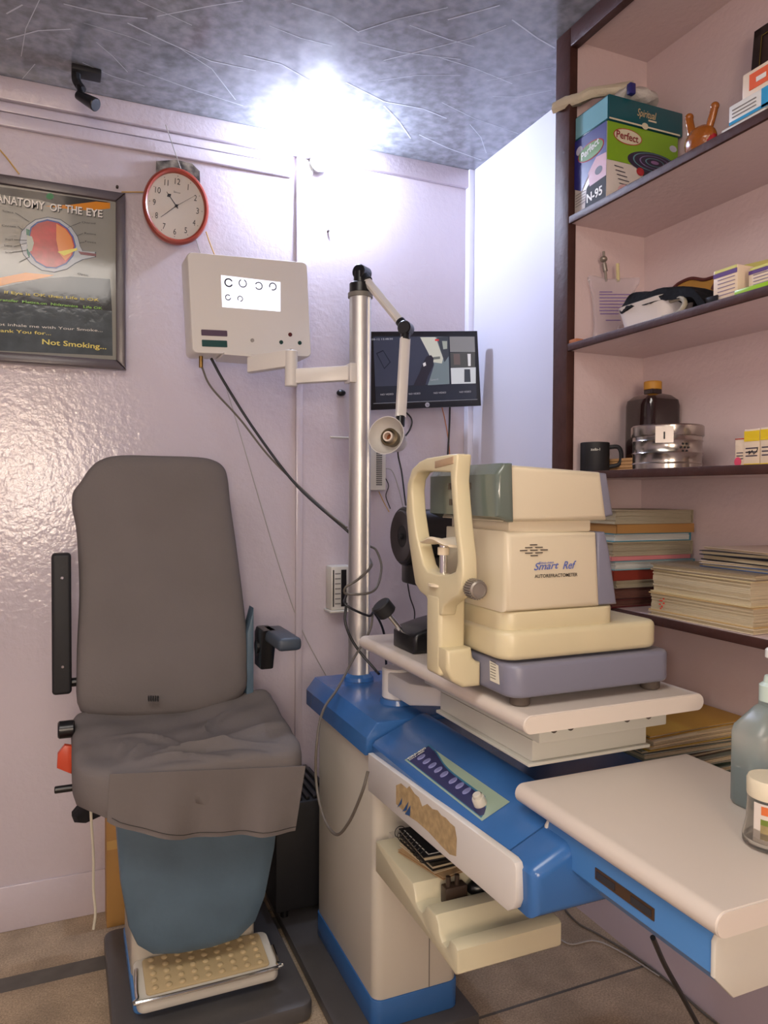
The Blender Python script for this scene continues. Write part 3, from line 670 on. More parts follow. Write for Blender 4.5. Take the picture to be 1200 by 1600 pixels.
def pt2(s,x0,y0,x1,y1,h,m,bold=0):
    b=B(); textmesh(b,s,V((P(x0,y0,'y',YQ).x,YQ,P(x0,y0,'y',YQ).z)),V((P(x1,y1,'y',YQ).x,YQ,P(x1,y1,'y',YQ).z)),(0,0,1),h,.0042,nrm=(0,-1,0),bold=bold); b.build('lettering',m,po)
pt2('ANATOMY',-6,316,70,328.5,.0235,tw,.02); pt2('OF',78,329.5,96,332,.0215,tw,.02); pt2('THE',102,332,128,336,.0225,tw,.02); pt2('EYE',135,337,160,340.5,.0225,tw,.02)
pt('If Eye is OK then Life is OK',7,459,155,471.5,.0085,ty,.012); pt('Transfer  Metica.on  Nidtramics   Life OK',-6,470,160,484,.0075,tg,.012)
pt('Do not inhale me with Your Smoke...',-30,507,160,519,.008,tw,.0); pt('Thank You for...',-16,518,80,524,.0095,ty,.01); pt('Not Smoking...',66,538,166,546,.0155,ty,.015)
for (s,x0,y0,x1,y1) in (('Sclera',4,331,21,334),('Cornea',3,354,25,356),('Pupil',9,376,20,376),('Lens',7,385,19,386),('Iris',9,396,18,396),('Choroid',128,349,149,351),('Retina',132,366,150,368),('Fovea',133,379,150,381),('Optic',121,429,138,432)): pt(s,x0,y0,x1,y1,.0052,tk)
# hanging cord of the poster
yel=mat('yellow_cord',(200,160,90),.7)
cable('yellow_string',[(-20,215,'y',2.42),(5,240,'y',2.415),(30,272,'y',2.405)],.0022,yel,'yellow cord holding the framed eye poster up from the left','cord')
cable('yellow_string',[(190,300,'y',2.415),(230,300,'y',2.42)],.002,yel,'short yellow cord between the eye poster and the clock','cord')
# clock
ck=thing('wall_clock','round analogue wall clock with brick-red rim hung on the back wall','clock',(.321,2.41,2.07))
kc=P(275.5,322,'y',2.385); kf=Fr(kc,(1,0,.0),(0,-.05,1)); kf.n=kf.r.cross(kf.u)
if kf.n.y>0: kf.n=-kf.n
kf.r=V((math.cos(.05),0,-math.sin(.05))); kf.u=V((math.sin(.05),-.04,math.cos(.05))).normalized()
def klat(b,prof,sx=.1005,n=64):
    vs=[];fs=[]
    for r,d in prof:
        for k in range(n): a=2*PI*k/n; vs.append(kf.p(r*math.cos(a)*.96,r*math.sin(a)*1.12,d))
    for j in range(len(prof)-1):
        for k in range(n): fs.append([j*n+k,j*n+(k+1)%n,(j+1)*n+(k+1)%n,(j+1)*n+k])
    b.add(vs,fs); return b
b=klat(B(),[(.085,-.035),(.100,-.03),(.104,-.008),(.1035,.0),(.100,.006),(.095,.008),(.0905,.004),(.089,-.004)]); b.build('rim',clockred,ck)
b=B(); b.add([kf.p(.0895*math.cos(2*PI*k/64)*.96,.0895*math.sin(2*PI*k/64)*1.12,-.004) for k in range(64)],[list(range(64))]); b.build('dial',mat('clock_dial',(206,198,184),.12,coat=.6),ck)
tkk=mat('clock_ink',(36,34,36),.5)
b=B(); 
for h in range(1,13):
    a=PI/2-h*PI/6; cx_,cy_=.068*math.cos(a)*.96,.068*math.sin(a)*1.12; wd=.016 if h>=10 else .008; 
    if h in (1,): wd=.002
    if h==11: wd=.011
    textmesh(b,str(h),kf.p(cx_-wd/2,cy_-.0095,0),kf.p(cx_+wd/2,cy_-.0095,0),kf.u,.019,-.003 if False else .003,nrm=kf.n)
    q=(.082*math.cos(a)*.96,.082*math.sin(a)*1.12); b.add([kf.p(q[0]+.0013*math.cos(t),q[1]+.0013*math.sin(t),-.003) for t in [k*PI/4 for k in range(8)]],[list(range(8))])
textmesh(b,'Simco',kf.p(-.010,.040,0),kf.p(.010,.040,0),kf.u,.006,.003,nrm=kf.n)
for v in b.v:
    dd_=(v-kf.o).dot(kf.n); v-=kf.n*(dd_+.003)
b.build('numerals',tkk,ck)
def hand(a,L,w_,d,nm):
    a=PI/2-a*PI/180; u=V((math.cos(a),math.sin(a))); n=V((-u.y,u.x)); b=B()
    b.add([kf.p(*(u*-.008+n*w_),d),kf.p(*(u*-.008-n*w_),d),kf.p(*(u*L-n*w_*.4),d),kf.p(*(u*L+n*w_*.4),d)]+[kf.p(*(u*-.008+n*w_),d+.001),kf.p(*(u*-.008-n*w_),d+.001),kf.p(*(u*L-n*w_*.4),d+.001),kf.p(*(u*L+n*w_*.4),d+.001)],[[0,1,2,3],[4,5,6,7],[0,1,5,4],[1,2,6,5],[2,3,7,6],[3,0,4,7]])
    if nm=='hour_hand': b.add([kf.p(*(u*(.030+.012*(k%2))+n*.0),d+.0012) for k in range(2)]+[kf.p(*(u*.036+n*.008),d+.0012),kf.p(*(u*.036-n*.008),d+.0012)],[[0,2,1,3]])
    b.build(nm,tkk,ck)
hand(-40,.048,.0016,.000,'hour_hand'); hand(-134,.062,.0012,.0015,'minute_hand'); hand(52,.066,.0006,.003,'second_hand')
B().lathe([(.0045,0),(.004,.003)],kf.p(0,0,.002),kf.n,16).build('hub',black,ck)
# card behind clock
cdm=mat('printed_card',(150,140,124),.5,col2=(34,30,32),vscale=34)
q=[P(x,y,'y',2.42) for x,y in ((244,252),(275,250),(300,256),(312,268),(313,300),(250,300),(243,285))]
single('printed_card',B().prism([(p.x,p.z) for p in q],'y',2.418,2.421),cdm,'dark printed card with pale figures sticking out above the clock','card')
cable('pale_string',[(259,195,'y',2.40),(268,222,'y',2.40),(283,265,'y',2.405)],.0014,pcab,'thin pale string the clock hangs from, above the clock','string')
cable('wall_wire',[(322,362,'y',2.42),(328,380,'y',2.42),(336,400,'y',2.42)],.002,yel,'short yellow wire from the clock down to the vision chart box','cord')
cable('wall_wire',[(306,372,'y',2.42),(312,392,'y',2.42),(330,440,'y',2.42)],.0014,pcab,'thin white wire running down behind the vision chart box','wire')
cable('wall_wire',[(352,600,'y',2.42),(370,660,'y',2.42),(402,770,'y',2.42),(435,880,'y',2.42),(470,980,'y',2.42),(515,1066,'y',2.42)],.0016,pcab,'thin pale wire running slantwise down the back wall right of the chair','wire')

# ceiling clamp bracket
cl=thing('ceiling_camera','small black swivel camera bracket fixed where ceiling meets back wall','camera',(.05,2.30,2.40))
b=B(); p0=P(114,118,'z',2.48); p1=P(155,130,'z',2.48); b.box(.022,.10,2.26,2.31,2.474,2.4895,.003); b.build('mount_plate',blackm,cl)
b=B(); b.tube([V((.034,2.285,2.475)),V((.036,2.28,2.45)),V((.05,2.27,2.425))],.012); b.build('swivel_arm',blackm,cl)
a=P(128,152,'y',2.25); c_=P(150,164,'y',2.22); b=B(); b.cyl(a+(a-c_)*.3,c_,.012,.018,bev=.002); b.cyl(a,V((.04,2.275,2.44)),.008); b.build('camera_head',black,cl)

# bulb
bu=thing('led_bulb','glowing cool-white bulb at the top of the back wall under the ceiling','light bulb',(.79,2.40,2.40))
c=V((.785,2.345,2.405))
b=B(); b.lathe([(.018,0),(.018,.03),(.030,.03),(.032,.04)],(c.x,2.425,c.z+.0),(0,-1,.0),24); b.build('holder',whitep,bu)
b=B(); b.sphere((c.x,c.y-.012,c.z),.033); b.build('glowing_globe',mat('cool_white_glow',(214,226,255),emit=BULB_L),bu)
hb=thing('ceiling_rose','round white plastic wiring box on the back wall just below the bulb','junction box',(.73,2.41,2.36))
p=P(478,262,'y',2.41)
b=B(); b.lathe([(.030,0),(.030,.012),(.024,.020),(.006,.022)],(p.x,2.43,p.z),(0,-1,0),28); b.build('cover',whitep,hb)
cable('bulb_wire',[(478,262,'y',2.40),(470,240,'y',2.40),(488,225,'y',2.40),(505,215,'y',2.42)],.002,pcab,'thin wire between the round wiring box and the bulb','wire')

# =====================================================================
# MONITOR
# =====================================================================
mo=thing('wall_monitor','black flat monitor showing security camera views on the back wall','monitor',(1.14,2.35,1.60))
MFR=Fr(P(577,641,'y',2.32),P(752,634,'y',2.29)-P(577,641,'y',2.32),P(574,518,'y',2.30)-P(577,641,'y',2.32))
if MFR.n.y>0: MFR.n=-MFR.n
def mp(x,y):
    d=P(x,y,'y',2.2)-CO; t=(MFR.o-CO).dot(MFR.n)/d.dot(MFR.n); q=CO+d*t-MFR.o; return (q.dot(MFR.r),q.dot(MFR.u))
oq=[mp(*q) for q in ((577,641),(752,634),(746,517),(574,518))]
b=B(); b.pillow(oq,MFR,[(.97,-.045),(1,-.03),(1,-.002),(.995,0)]); b.build('bezel',black,mo)
b=B(); b.box(1.08,1.2,2.345,2.428,1.68,1.78); b.build('wall_mount',blackm,mo)
def mq(b,pts,lay,m): b.use(m); b.add([MFR.p(*mp(x,y),.0006*lay) for x,y in pts],[list(range(len(pts)))])
def em(n,c,e=.5): return mat(n,c,.25,emit=e)
b=B(); 
mq(b,[(583,525),(741,525),(745,624),(587,631)],1,em('screen_dark',(30,33,42)))
mq(b,[(583,527),(700,526),(702,600),(586,604)],2,em('feed_blue_grey',(48,52,66)))
mq(b,[(650,527),(668,527),(676,560),(678,570),(668,602),(702,600),(700,526)],3,em('feed_floor',(96,108,112)))
mq(b,[(656,527),(680,527),(692,560),(690,568),(676,566),(668,550)],4,em('feed_wall',(170,172,160)))
mq(b,[(682,527),(700,526),(701,556),(694,566),(688,548)],5,em('feed_shelf',(52,56,62)))
mq(b,[(690,533),(698,533),(698,545),(692,546)],6,em('feed_shelf_pale',(134,140,130)))
mq(b,[(679,530),(685,530),(685,533),(679,533)],6,em('feed_red',(170,50,50)))
mq(b,[(676,558),(687,557),(687,561),(677,562)],6,em('feed_bench',(92,96,92)))
mq(b,[(673,555),(677,560),(676,572),(668,588),(664,602),(645,603),(655,582),(660,568),(666,557)],6,em('feed_person',(34,32,40)))
mq(b,[(660,568),(664,566),(665,571),(661,573)],7,em('feed_white',(190,190,190)))
mq(b,[(587,552),(598,547),(610,566),(600,577)],6,em('feed_frame_dark',(30,32,44))); mq(b,[(589,553),(598,549),(608,566),(600,575)],7,em('feed_blue_grey',(48,52,66)))
mq(b,[(702,526),(741,526),(742,550),(703,550)],3,em('feed_grey_blur',(112,112,112))); mq(b,[(703,551),(742,550),(742,574),(704,574)],3,em('feed_dark_room',(66,66,64)))
mq(b,[(704,575),(743,574),(743,599),(705,600)],3,em('feed_bright_room',(176,180,182))); mq(b,[(725,577),(734,577),(735,597),(725,597)],4,em('feed_window_dark',(50,54,60)))
mq(b,[(730,553),(735,553),(735,572),(731,572)],4,em('feed_white',(150,160,160))); mq(b,[(708,553),(718,553),(719,570),(709,570)],4,em('feed_brown',(90,78,74)))
mq(b,[(583,630.2),(746,623.6),(746,624.4),(583,631)],3,em('screen_line',(110,112,118)))
b.build('screen',MATS['screen_dark'],mo)
b=B(); b.use(em('screen_text',(150,150,155)))
for (s,x0,y0,x1,y1) in (('08-12 13:48:50',580,532,613,531),('NO VIDEO',594,618,614,617),('NO VIDEO',638,617,656,616),('NO VIDEO',677,615.5,696,614.5),('NO VIDEO',717,614,735,613),('Camera 01',672,595,684,594)):
    textmesh(b,s,MFR.p(*mp(x0,y0),0),MFR.p(*mp(x1,y1),0),MFR.u,.006,.0052,nrm=MFR.n)
b.build('screen_text',MATS['screen_text'],mo)
b=B(); b.use(mat('badge_silver',(200,200,205),.3,metal=.4)); c=mp(667.5,632.5); b.pillow(ell(c[0],c[1],.008,.008,24),MFR,[(1,.0),(1,.0022)]); 
b.use(black); textmesh(b,'hp',MFR.p(c[0]-.0045,c[1]-.003,0),MFR.p(c[0]+.0045,c[1]-.003,0),MFR.u,.007,.003,nrm=MFR.n,shear=.3); b.build('badge',black,mo)
cable('monitor_cable',[(703,634,'y',2.36),(702,670,'y',2.38),(700,705,'y',2.38),(697,760,'y',2.36),(690,800,'y',2.3)],.0035,kcab,'black cable hanging straight down from the monitor right of the orange wire')
cable('monitor_wire',[(690,634,'y',2.37),(696,660,'y',2.39),(702,700,'y',2.39),(704,760,'y',2.39)],.0018,mat('orange_wire',(196,120,60),.5),'thin orange wire hanging below the monitor','wire')
cable('power_wire',[(630,640,'y',2.38),(643,655,'y',2.38),(640,672,'y',2.38),(622,700,'y',2.38),(628,740,'y',2.38),(634,790,'y',2.34)],.003,kcab,'black cable curling under the left end of the monitor behind the lamp')
cable('adapter_wire',[(598,732,'y',2.41),(612,735,'y',2.41),(622,760,'y',2.41),(632,800,'y',2.41)],.002,pcab,'pale grey wire leaving the slotted white adapter','wire')
cable('adapter_wire',[(598,740,'y',2.41),(607,758,'y',2.41),(603,775,'y',2.41),(610,795,'y',2.40)],.0018,kcab,'thin wavy black wire hanging beside the slotted white adapter','wire')
cable('adapter_wire',[(592,768,'y',2.41),(600,785,'y',2.41),(608,800,'y',2.40)],.0016,yel,'thin yellow wire below the slotted white adapter','wire')
cable('drop_cable',[(634,890,'y',2.40),(640,930,'y',2.40),(648,960,'y',2.40),(640,1000,'y',2.38)],.0025,kcab,'thin black cable on the back wall behind the black keratometer')

# slotted adapter
ad=thing('slotted_adapter','tall white slotted adapter box on the wall half behind the lamp shade','power adapter',(1.0,2.41,1.31))
b=B(); b.box(.965,1.028,2.375,2.43,1.312,1.47,.005); ao=b.build('housing',whitep,ad)
b=B()
for k in range(20): b.box(.99,1.012,2.3735,2.3755,1.33+k*.0068,1.3335+k*.0068)
b.build('vent_slots',mat('slot_dark',(60,58,58),.7),ao)
B().box(.968,.976,2.39,2.40,1.275,1.313,.001).build('hook',whitep,ad)
# router / meter
rt_=thing('wall_meter','small white wall unit with dark vertical stripe beside the pole','meter',(.87,2.41,.90))
p0=P(513,884,'y',2.40); p1=P(547,950,'y',2.40)
B().box(p0.x,p1.x,2.37,2.43,p1.z,p0.z,.006).build('housing',whitep,rt_)
b=B(); w_=p1.x-p0.x; b.box(p0.x+.006,p0.x+.010,2.3685,2.3705,p1.z+.012,p0.z-.012); b.box(p0.x+w_*.45,p0.x+w_*.68,2.3685,2.3705,p1.z+.012,p0.z-.012); b.build('dark_window',black,rt_)
b=B()
for k in range(7): b.box(p0.x+.014,p0.x+w_*.42,2.3688,2.3702,p1.z+.02+k*.017,p1.z+.024+k*.017)
b.build('printed_lines',mat('grey_ink',(130,126,122),.6),rt_)
B().box(p0.x-.006,p1.x+.004,2.36,2.43,p1.z-.008,p1.z,.002).build('ledge',whitep,rt_)
# small wall fittings
p=P(533,614,'y',2.42); single('black_plug',B().sphere(p,.014,16,(1.2,1,.8)),black,'small black plug on the back wall left of the pole','plug')
a=P(516,683,'y',2.42); c_=P(545,684,'y',2.42); single('white_peg',B().cyl(a,c_,.0035,bev=.001),whitep,'thin white horizontal peg on the wall left of the pole','peg')
for (x,y,lb) in ((183,293,'tiny dark nail above the poster corner'),(512,362,'tiny dark nail in the wall below the bulb'),(42,202,'tiny nail above the eye poster')):
    p=P(x,y,'y',2.428); single('nail',B().cyl(p,p+V((0,-.01,0)),.004,bev=.001),mat('rusty_metal',(80,66,60),.6,metal=.5),lb,'nail')

# =====================================================================
# AUTOREFRACTOMETER
# =====================================================================
ZT=.930
ra=thing('autorefractometer','cream and grey autorefractometer with chin rest frame on the upper white table','eye instrument',(.86,1.2,ZT))
b=B(); b.prism(rrect(.700,1.062,1.072,1.345,.03,6),'z',.947,1.006,.008,3); b.build('base',greyblue,ra)
for (x,y) in ((.735,1.10),(1.03,1.10),(.735,1.31),(1.03,1.31)): B().cyl((x,y,ZT+.0005),(x,y,.949),.018,bev=.002).build('foot',mat('brown_rubber',(84,74,66),.7),ra)
b=B(); b.prism(rrect(.692,1.045,1.085,1.335,.035,6),'z',1.010,1.062,.010,3); b.build('lower_housing',cream,ra)
b=B(); b.prism(rrect(.700,.948,1.098,1.325,.03,6),'z',1.055,1.094,.004,3); b.build('stage',cream,ra)
bm_=cream_body=mat('body_cream',(212,200,174),.3)
b=B(); b.prism([(.700,1.094),(.908,1.094),(.898,1.232),(.702,1.236)],'y',1.095,1.325,.012,3); bd=b.build('body',bm_,ra)
b=B(); b.prism([(.900,1.096),(.948,1.096),(.928,1.20),(.918,1.232),(.900,1.232)],'y',1.098,1.322,.006,3); b.build('rear_panel',greyblue,ra)
b=B(); b.box(.712,.890,1.105,1.315,1.232,1.256,.004); b.build('neck',bm_,ra)
b=B(); b.prism([(.695,1.253),(.918,1.253),(.902,1.342),(.700,1.352)],'y',1.090,1.330,.012,3); b.build('head',bm_,ra)
b=B(); b.prism([(.905,1.256),(.935,1.262),(.918,1.340),(.892,1.342)],'y',1.094,1.326,.008,3); b.build('head_rear_panel',greyblue,ra)
b=B(); b.prism([(.676,1.262),(.702,1.252),(.712,1.252),(.708,1.355),(.690,1.354),(.676,1.335)],'y',1.085,1.345,.012,3); vz=b.build('visor',visor,ra)
for (y,z) in ((1.18,1.315),(1.255,1.315),(1.18,1.285),(1.25,1.285)): B().box(.6745,.678,y-.006,y+.006,z-.006,z+.006,.001).build('sensor_window',mat('amber_dark',(80,72,60),.2),vz)
bfy=Fr((0,1.0945,0),(1,0,0),(0,0,1))
b=B(); b.use(mat('vent_dark',(60,50,46),.7))
def onb(x,y): q=P(x,y,'y',1.0945); return q
for (x,y) in ((833.5,851),(826,855.5),(842,855),(818,860),(834,859.5),(850,859),(826,864),(842,863.5),(834.5,868)):
    a=onb(x-5.5,y+.4); c_=onb(x+5.5,y-.4); b.box(a.x,c_.x,1.0932,1.096,a.z-.0007,a.z+.0009)
b.build('speaker_slots',black,bd)
b=B(); b.use(mat('logo_blue',(84,104,176),.4))
def ty_(s,x0,y0,x1,y1,h,off=.0008,bold=0,shear=0): textmesh(b,s,onb(x0,y0),onb(x1,y1),(0,0,1),h,off,nrm=(0,-1,0),bold=bold,shear=shear)
ty_('Smart',834,891,873,888,.013,shear=.35,bold=.015); ty_('Ref',879,889,900,888,.0145,shear=.35,bold=.015); ty_('Sino-neo',842,881.5,865,880,.0045,bold=.02)
b.use(mat('logo_black',(40,32,28),.5)); ty_('AUTOREFRACTOMETER',835,903,902,900,.0062,bold=.02)
b.build('lettering',black,bd)
b=B(); b.use(mat('sticker',(222,218,200),.5)); q=[P(x,y,'x',.6995) for x,y in ((765,1032),(779,1040),(781,1070),(766,1063))]
b.add([V((.6992,p_.y,p_.z)) for p_ in q],[[0,1,2,3]]); b.use(black)
for k in range(7): z=q[3].z+.006+k*.005; b.add([V((.6988,q[0].y-.004,z)),V((.6988,q[1].y+.008,z-.0004)),V((.6988,q[1].y+.008,z+.0008)),V((.6988,q[0].y-.004,z+.0012))],[[0,1,2,3]])
b.build('rating_sticker',MATS['sticker'],ra)
# chin rest frame : outline in YZ, extruded in X
XC0,XC1=.628,.658
def yz(x,y): p=P(x,y,'x',XC0); return (p.y,p.z)
outer=[(714,709),(700,710),(665,716),(655,721),(643,733),(636,756),(634,800),(638,845),(643,880),(648,912),(656,925),(665,932),(670,945),(671,962),(690,962),(692,948),(702,940),(716,930),(722,915),(723,895),(722,870),(719,845),(716,815),(713,780),(711,750),(713,725)]
near=[]
inn=[(703,738),(660,736),(652,739),(645,750),(643,768),(645,800),(650,835),(656,862),(661,882),(668,893),(684,898),(700,898),(711,893),(714,880),(713,855),(709,830),(706,790),(704,760)]
b=B()
def ringframe(b,out,inn,x0,x1):
    bm=bmesh.new()
    lo=[yz(*p) for p in out]; li=[yz(*p) for p in inn]
    es=[]
    def loop(l,x): 
        vs=[bm.verts.new((x,p[0],p[1])) for p in l]; return vs,[bm.edges.new((vs[i],vs[(i+1)%len(vs)])) for i in range(len(vs))]
    v0,e0=loop(lo,x0); w0,f0=loop(li,x0)
    r=bmesh.ops.triangle_fill(bm,edges=e0+f0,use_beauty=True)
    faces=[f for f in r['geom'] if isinstance(f,bmesh.types.BMFace)]
    ex=bmesh.ops.extrude_face_region(bm,geom=faces)
    for v in ex['geom']:
        if isinstance(v,bmesh.types.BMVert): v.co.x=x1
    bmesh.ops.recalc_face_normals(bm,faces=bm.faces[:])
    sharp=[e for e in bm.edges if len(e.link_faces)==2 and e.calc_face_angle(0)>math.radians(60)]
    bmesh.ops.bevel(bm,geom=sharp,offset=.0035,segments=2,profile=.5,affect='EDGES',clamp_overlap=True)
    b.frombm(bm)
ringframe(b,outer+near,inn,XC0,XC1)
fo=b.build('headrest_frame',cream,ra,50)
b=B(); fy0=P(726,1060,'x',XC0).y
b.box(XC0-.001,.682,1.200,1.256,.965,1.115,.008,3); b.prism([(XC0,1.02),(XC0,.985),(XC0+.012,.962),(XC0+.035,.948),(.6995,.948),(.6995,.992),(.690,.995),(.683,1.003),(.680,1.02)],'y',1.172,1.256,.008,3)
b.build('headrest_stem',cream,ra)
a=P(683,722,'x',XC0+.004); c_=P(712,716,'x',XC0+.004)
b=B(); b.prism([(a.y,a.z-.012),(c_.y,c_.z-.010),(c_.y,c_.z+.004),(a.y,a.z+.002)],'x',XC0-.002,XC0+.012,.003); b.build('forehead_band',mat('tan_band',(176,148,118),.5),ra)
cc=V((.648,P(693,850,'x',.648).y,P(693,850,'x',.648).z))
b=B(); vs=[];fs=[]; n=24
for j,(t) in enumerate([k/16 for k in range(17)]):
    y=cc.y+.058-.112*t; wv=.004*math.cos(t*2*PI)*(-1)+.004; hw=.017+.006*math.sin(t*PI)
    for k,(dx,dz) in enumerate(((-hw,-.004),(-hw-.004,.002),(-hw,.006),(0,.002),(hw,.005),(hw,-.003),(0,-.008))): vs.append((cc.x+dx,y,cc.z+wv+dz*(.4+.6*math.sin(max(.15,t*PI if t<.5 else (1-t)*PI)))))
for j in range(16):
    for k in range(7): fs.append([j*7+k,j*7+(k+1)%7,(j+1)*7+(k+1)%7,(j+1)*7+k])
fs.append(list(range(7))[::-1]); fs.append([16*7+k for k in range(7)])
b.add(vs,fs); b.build('chin_rest',mat('chin_rest_ivory',(226,212,186),.35),ra,50)
b=B(); b.cyl((cc.x,cc.y,cc.z-.075),(cc.x,cc.y,cc.z),.0075); b.build('chin_rest_post',chrome,ra)
b=B(); b.cyl((cc.x,cc.y,cc.z-.020),(cc.x,cc.y,cc.z-.006),.011); b.build('chin_rest_collar',mat('chin_rest_ivory',(226,212,186),.35),ra)
B().lathe([(.028,0),(.028,.004),(.01,.006)],(cc.x,cc.y,cc.z-.078)).build('post_washer',MATS['chin_rest_ivory'],ra)
kk=P(748,922,'y',1.09)
b=B(); n=40
b.lathe([(.013,-.032),(.0165,-.03),(.0165,-.006),(.0155,-.002),(.0125,0),(.012,-.002),(.001,-.0015)],(kk.x,1.088,kk.z),(-.12,-.99,0),28); 
for k in range(24):
    a=2*PI*k/24; b.cyl((kk.x+.0165*math.cos(a),1.093,kk.z+.0165*math.sin(a)),(kk.x+.0165*math.cos(a)+.002,1.116,kk.z+.0165*math.sin(a)),.0013,n=6)
b.build('height_knob',mat('grey_metal_knob',(150,142,132),.35,metal=.6),ra)

# =====================================================================
# KERATOMETER (black)
# =====================================================================
ke=thing('keratometer','black keratometer with round eyepiece drum, behind the autorefractometer on the upper table','eye instrument',(.80,1.62,ZT))
yk=1.70
c=P(630,832,'x',.78)
b=B(); b.prism([(.735,ZT+.001),(.735,.970),(.745,.980),(.80,.995),(.93,1.02),(.95,1.02),(.95,ZT+.001)],'y',1.53,1.655,.010,3)
b.build('base',black,ke)
c0=P(628,838,'y',1.60); c0=V((c0.x,1.60,c0.z)); RK=.070
b=B(); b.lathe([(RK-.004,0),(RK,.004),(RK,.034),(RK-.006,.038),(RK-.006,.19),(RK-.012,.195)],c0,(1,0,0),40); b.build('drum',black,ke)
b=B(); b.lathe([(RK-.006,-.001),(RK-.010,.004),(.034,.003),(.026,.0),(.008,-.002)],c0,(-1,0,0),30); b.build('drum_face',mat('brown_black',(44,38,40),.4),ke)
B().cyl(c0+V((-.007,0,0)),c0+V((-.001,0,0)),.007).build('eye_hole',blackm,ke)
b=B(); b.box(c0.x+.015,c0.x+.10,1.56,1.64,c0.z-.115,c0.z-.04,.008); b.build('yoke',black,ke)
b=B(); b.cyl((.84,1.60,1.0),(.84,1.60,c0.z-.06),.020); b.cyl((.84,1.60,1.04),(.84,1.60,1.075),.032,bev=.004); b.build('pillar',black,ke)
k_=P(603,955,'y',1.62); ks=V((.742,1.62,.972))
b=B(); b.cyl(ks,k_,.006); b.build('knob_stem',chrome,ke)
dk=(k_-ks).normalized(); b=B(); b.cyl(k_-dk*.008,k_+dk*.024,.024,bev=.003); b.build('knob',blackm,ke)

# =====================================================================
# TRAY ITEMS
# =====================================================================
def book(name,label,cat,c,L,W,T,rz,cover,pages=None,group=None,spine=None,tilt=0):
    # spine='near' puts a hard spine on the side facing the room
    "a closed book lying flat: cover with pages between"
    t=thing(name,label,cat,c,rz,group); T_=Matrix.Translation(V(c))@Matrix.Rotation(rz,4,'Z')
    b=B(); e=min(.0022,T*.2)
    b.box(-W/2,W/2,-L/2,L/2,0,e,T=T_); b.box(-W/2,W/2,-L/2,L/2,T-e,T,T=T_); b.box(W/2-e,W/2,-L/2,L/2,e,T-e,T=T_)
    if spine=='near': b.box(-W/2,W/2,-L/2,-L/2+e,e,T-e,T=T_); b.box(-W/2,-W/2+e,-L/2,L/2,e,T-e,T=T_)
    b.build('cover',cover,t)
    b=B(); n=max(2,int(T/.004)); 
    for k in range(n):
        z0=e+(T-2*e)*k/n; z1=e+(T-2*e)*(k+.92)/n; j=random.uniform(0,.004)
        b.box(-W/2+.003+j,W/2-e,-L/2+.003+random.uniform(0,.003),L/2-.003,z0,z1,T=T_)
    b.build('pages',pages or paper,t); return t
book('pad','tan card folder lying at the bottom of the pile on the cream tray','folder',(.775,1.43,.5055),.15,.17,.006,.25,mat('tan_folder',(182,150,110),.7))
book('pad','cream writing pad under the black notebook on the tray','writing pad',(.770,1.435,.512),.14,.155,.008,.12,mat('cream_card',(206,190,160),.7))
book('notebook','plain black notebook under the spiral notebook on the tray','notebook',(.765,1.43,.5205),.15,.15,.012,.05,black)
nb=book('spiral_notebook','black spiral notebook with white border line, topmost on the tray pile','notebook',(.755,1.435,.533),.14,.14,.012,-.05,blackm)
b=B(); 
for k in range(9):
    y=1.375+k*.0155; b.tube([V((.688+.013*math.cos(a),y+.002*a/6,.541+.013*math.sin(a))) for a in [2*PI*j/10 for j in range(11)]],.0009,6)
b.build('spiral_wire',mat('dark_wire',(60,58,58),.3,metal=.8),nb)
b=B(); z=.5455
for (x0,x1,y0,y1) in ((.695,.697,1.375,1.495),(.695,.815,1.374,1.376)): b.box(x0,x1,y0,y1,z-.0005,z+.0004)
b.build('white_border',mat('white_print',(225,225,215),.4),nb)
pg=thing('plug_adapter','dark brown two-prong plug adapter on the tray in front of the notebooks','plug',(.73,1.325,.463))
mb=mat('dark_brown_plastic',(62,48,38),.4); B().box(.705,.755,1.312,1.337,.4625,.500,.003).build('body',mb,pg)
for x in (.715,.735): B().cyl((x,1.322,.498),(x,1.322,.520),.005).build('prong',mb,pg)
ms=B(); ms.sphere((.80,1.325,.482),.026,20,(1.5,.8,.75)); single('black_grip',ms,black,'glossy black rounded handle lying on the tray right of the plug','handle',c=(.80,1.325,.4625))

# =====================================================================
# ITEMS ON SIDE TABLE
# =====================================================================
jr=thing('plastic_jar','small clear plastic jar with cream lid and torn printed label on the side table','jar',(.925,.765,.806))
JR=.0375; jc=(.918,.738,.806)
clearp=mat('clear_plastic',(225,222,216),.08,trans=.95); 
b=B(); b.lathe([(.034,0),(.0385,.004),(.0385,.012),(.034,.035),(.033,.06),(.0325,.072),(.031,.072),(.0315,.06),(.0325,.035),(.036,.012),(.033,.006)],jc,n=40); b.build('jar_body',clearp,jr)
b=B(); b.lathe([(.0330,.070),(.0335,.072),(.0340,.092),(.032,.096),(.010,.0965)],jc,n=40); b.build('lid',mat('cream_lid',(226,216,190),.45,bump=.1,bscale=60),jr)
b=B(); 
def arc(b,m,a0,a1,z0,z1,r): 
    b.use(m); n=12; vs=[]
    for k in range(n+1):
        a=math.radians(a0+(a1-a0)*k/n); 
        for z in (z0,z1): vs.append((jc[0]+r*math.cos(a),jc[1]+r*math.sin(a),jc[2]+z))
    b.add(vs,[[2*k,2*k+2,2*k+3,2*k+1] for k in range(n)])
arc(b,mat('label_white',(216,206,196),.5),178,320,.012,.067,.0352); arc(b,mat('label_green',(110,128,50),.5),195,236,.038,.046,.0356); arc(b,mat('label_olive',(170,152,104),.6,var=.3,vscale=80),195,236,.018,.038,.0356); arc(b,mat('label_orange',(214,112,60),.5),196,240,.052,.064,.0356)
b.build('jar_label',MATS['label_white'],jr)
sz=thing('sanitizer_bottle','translucent pump bottle with blue liquid standing behind the small clear jar','bottle',(1.03,.86,.806))
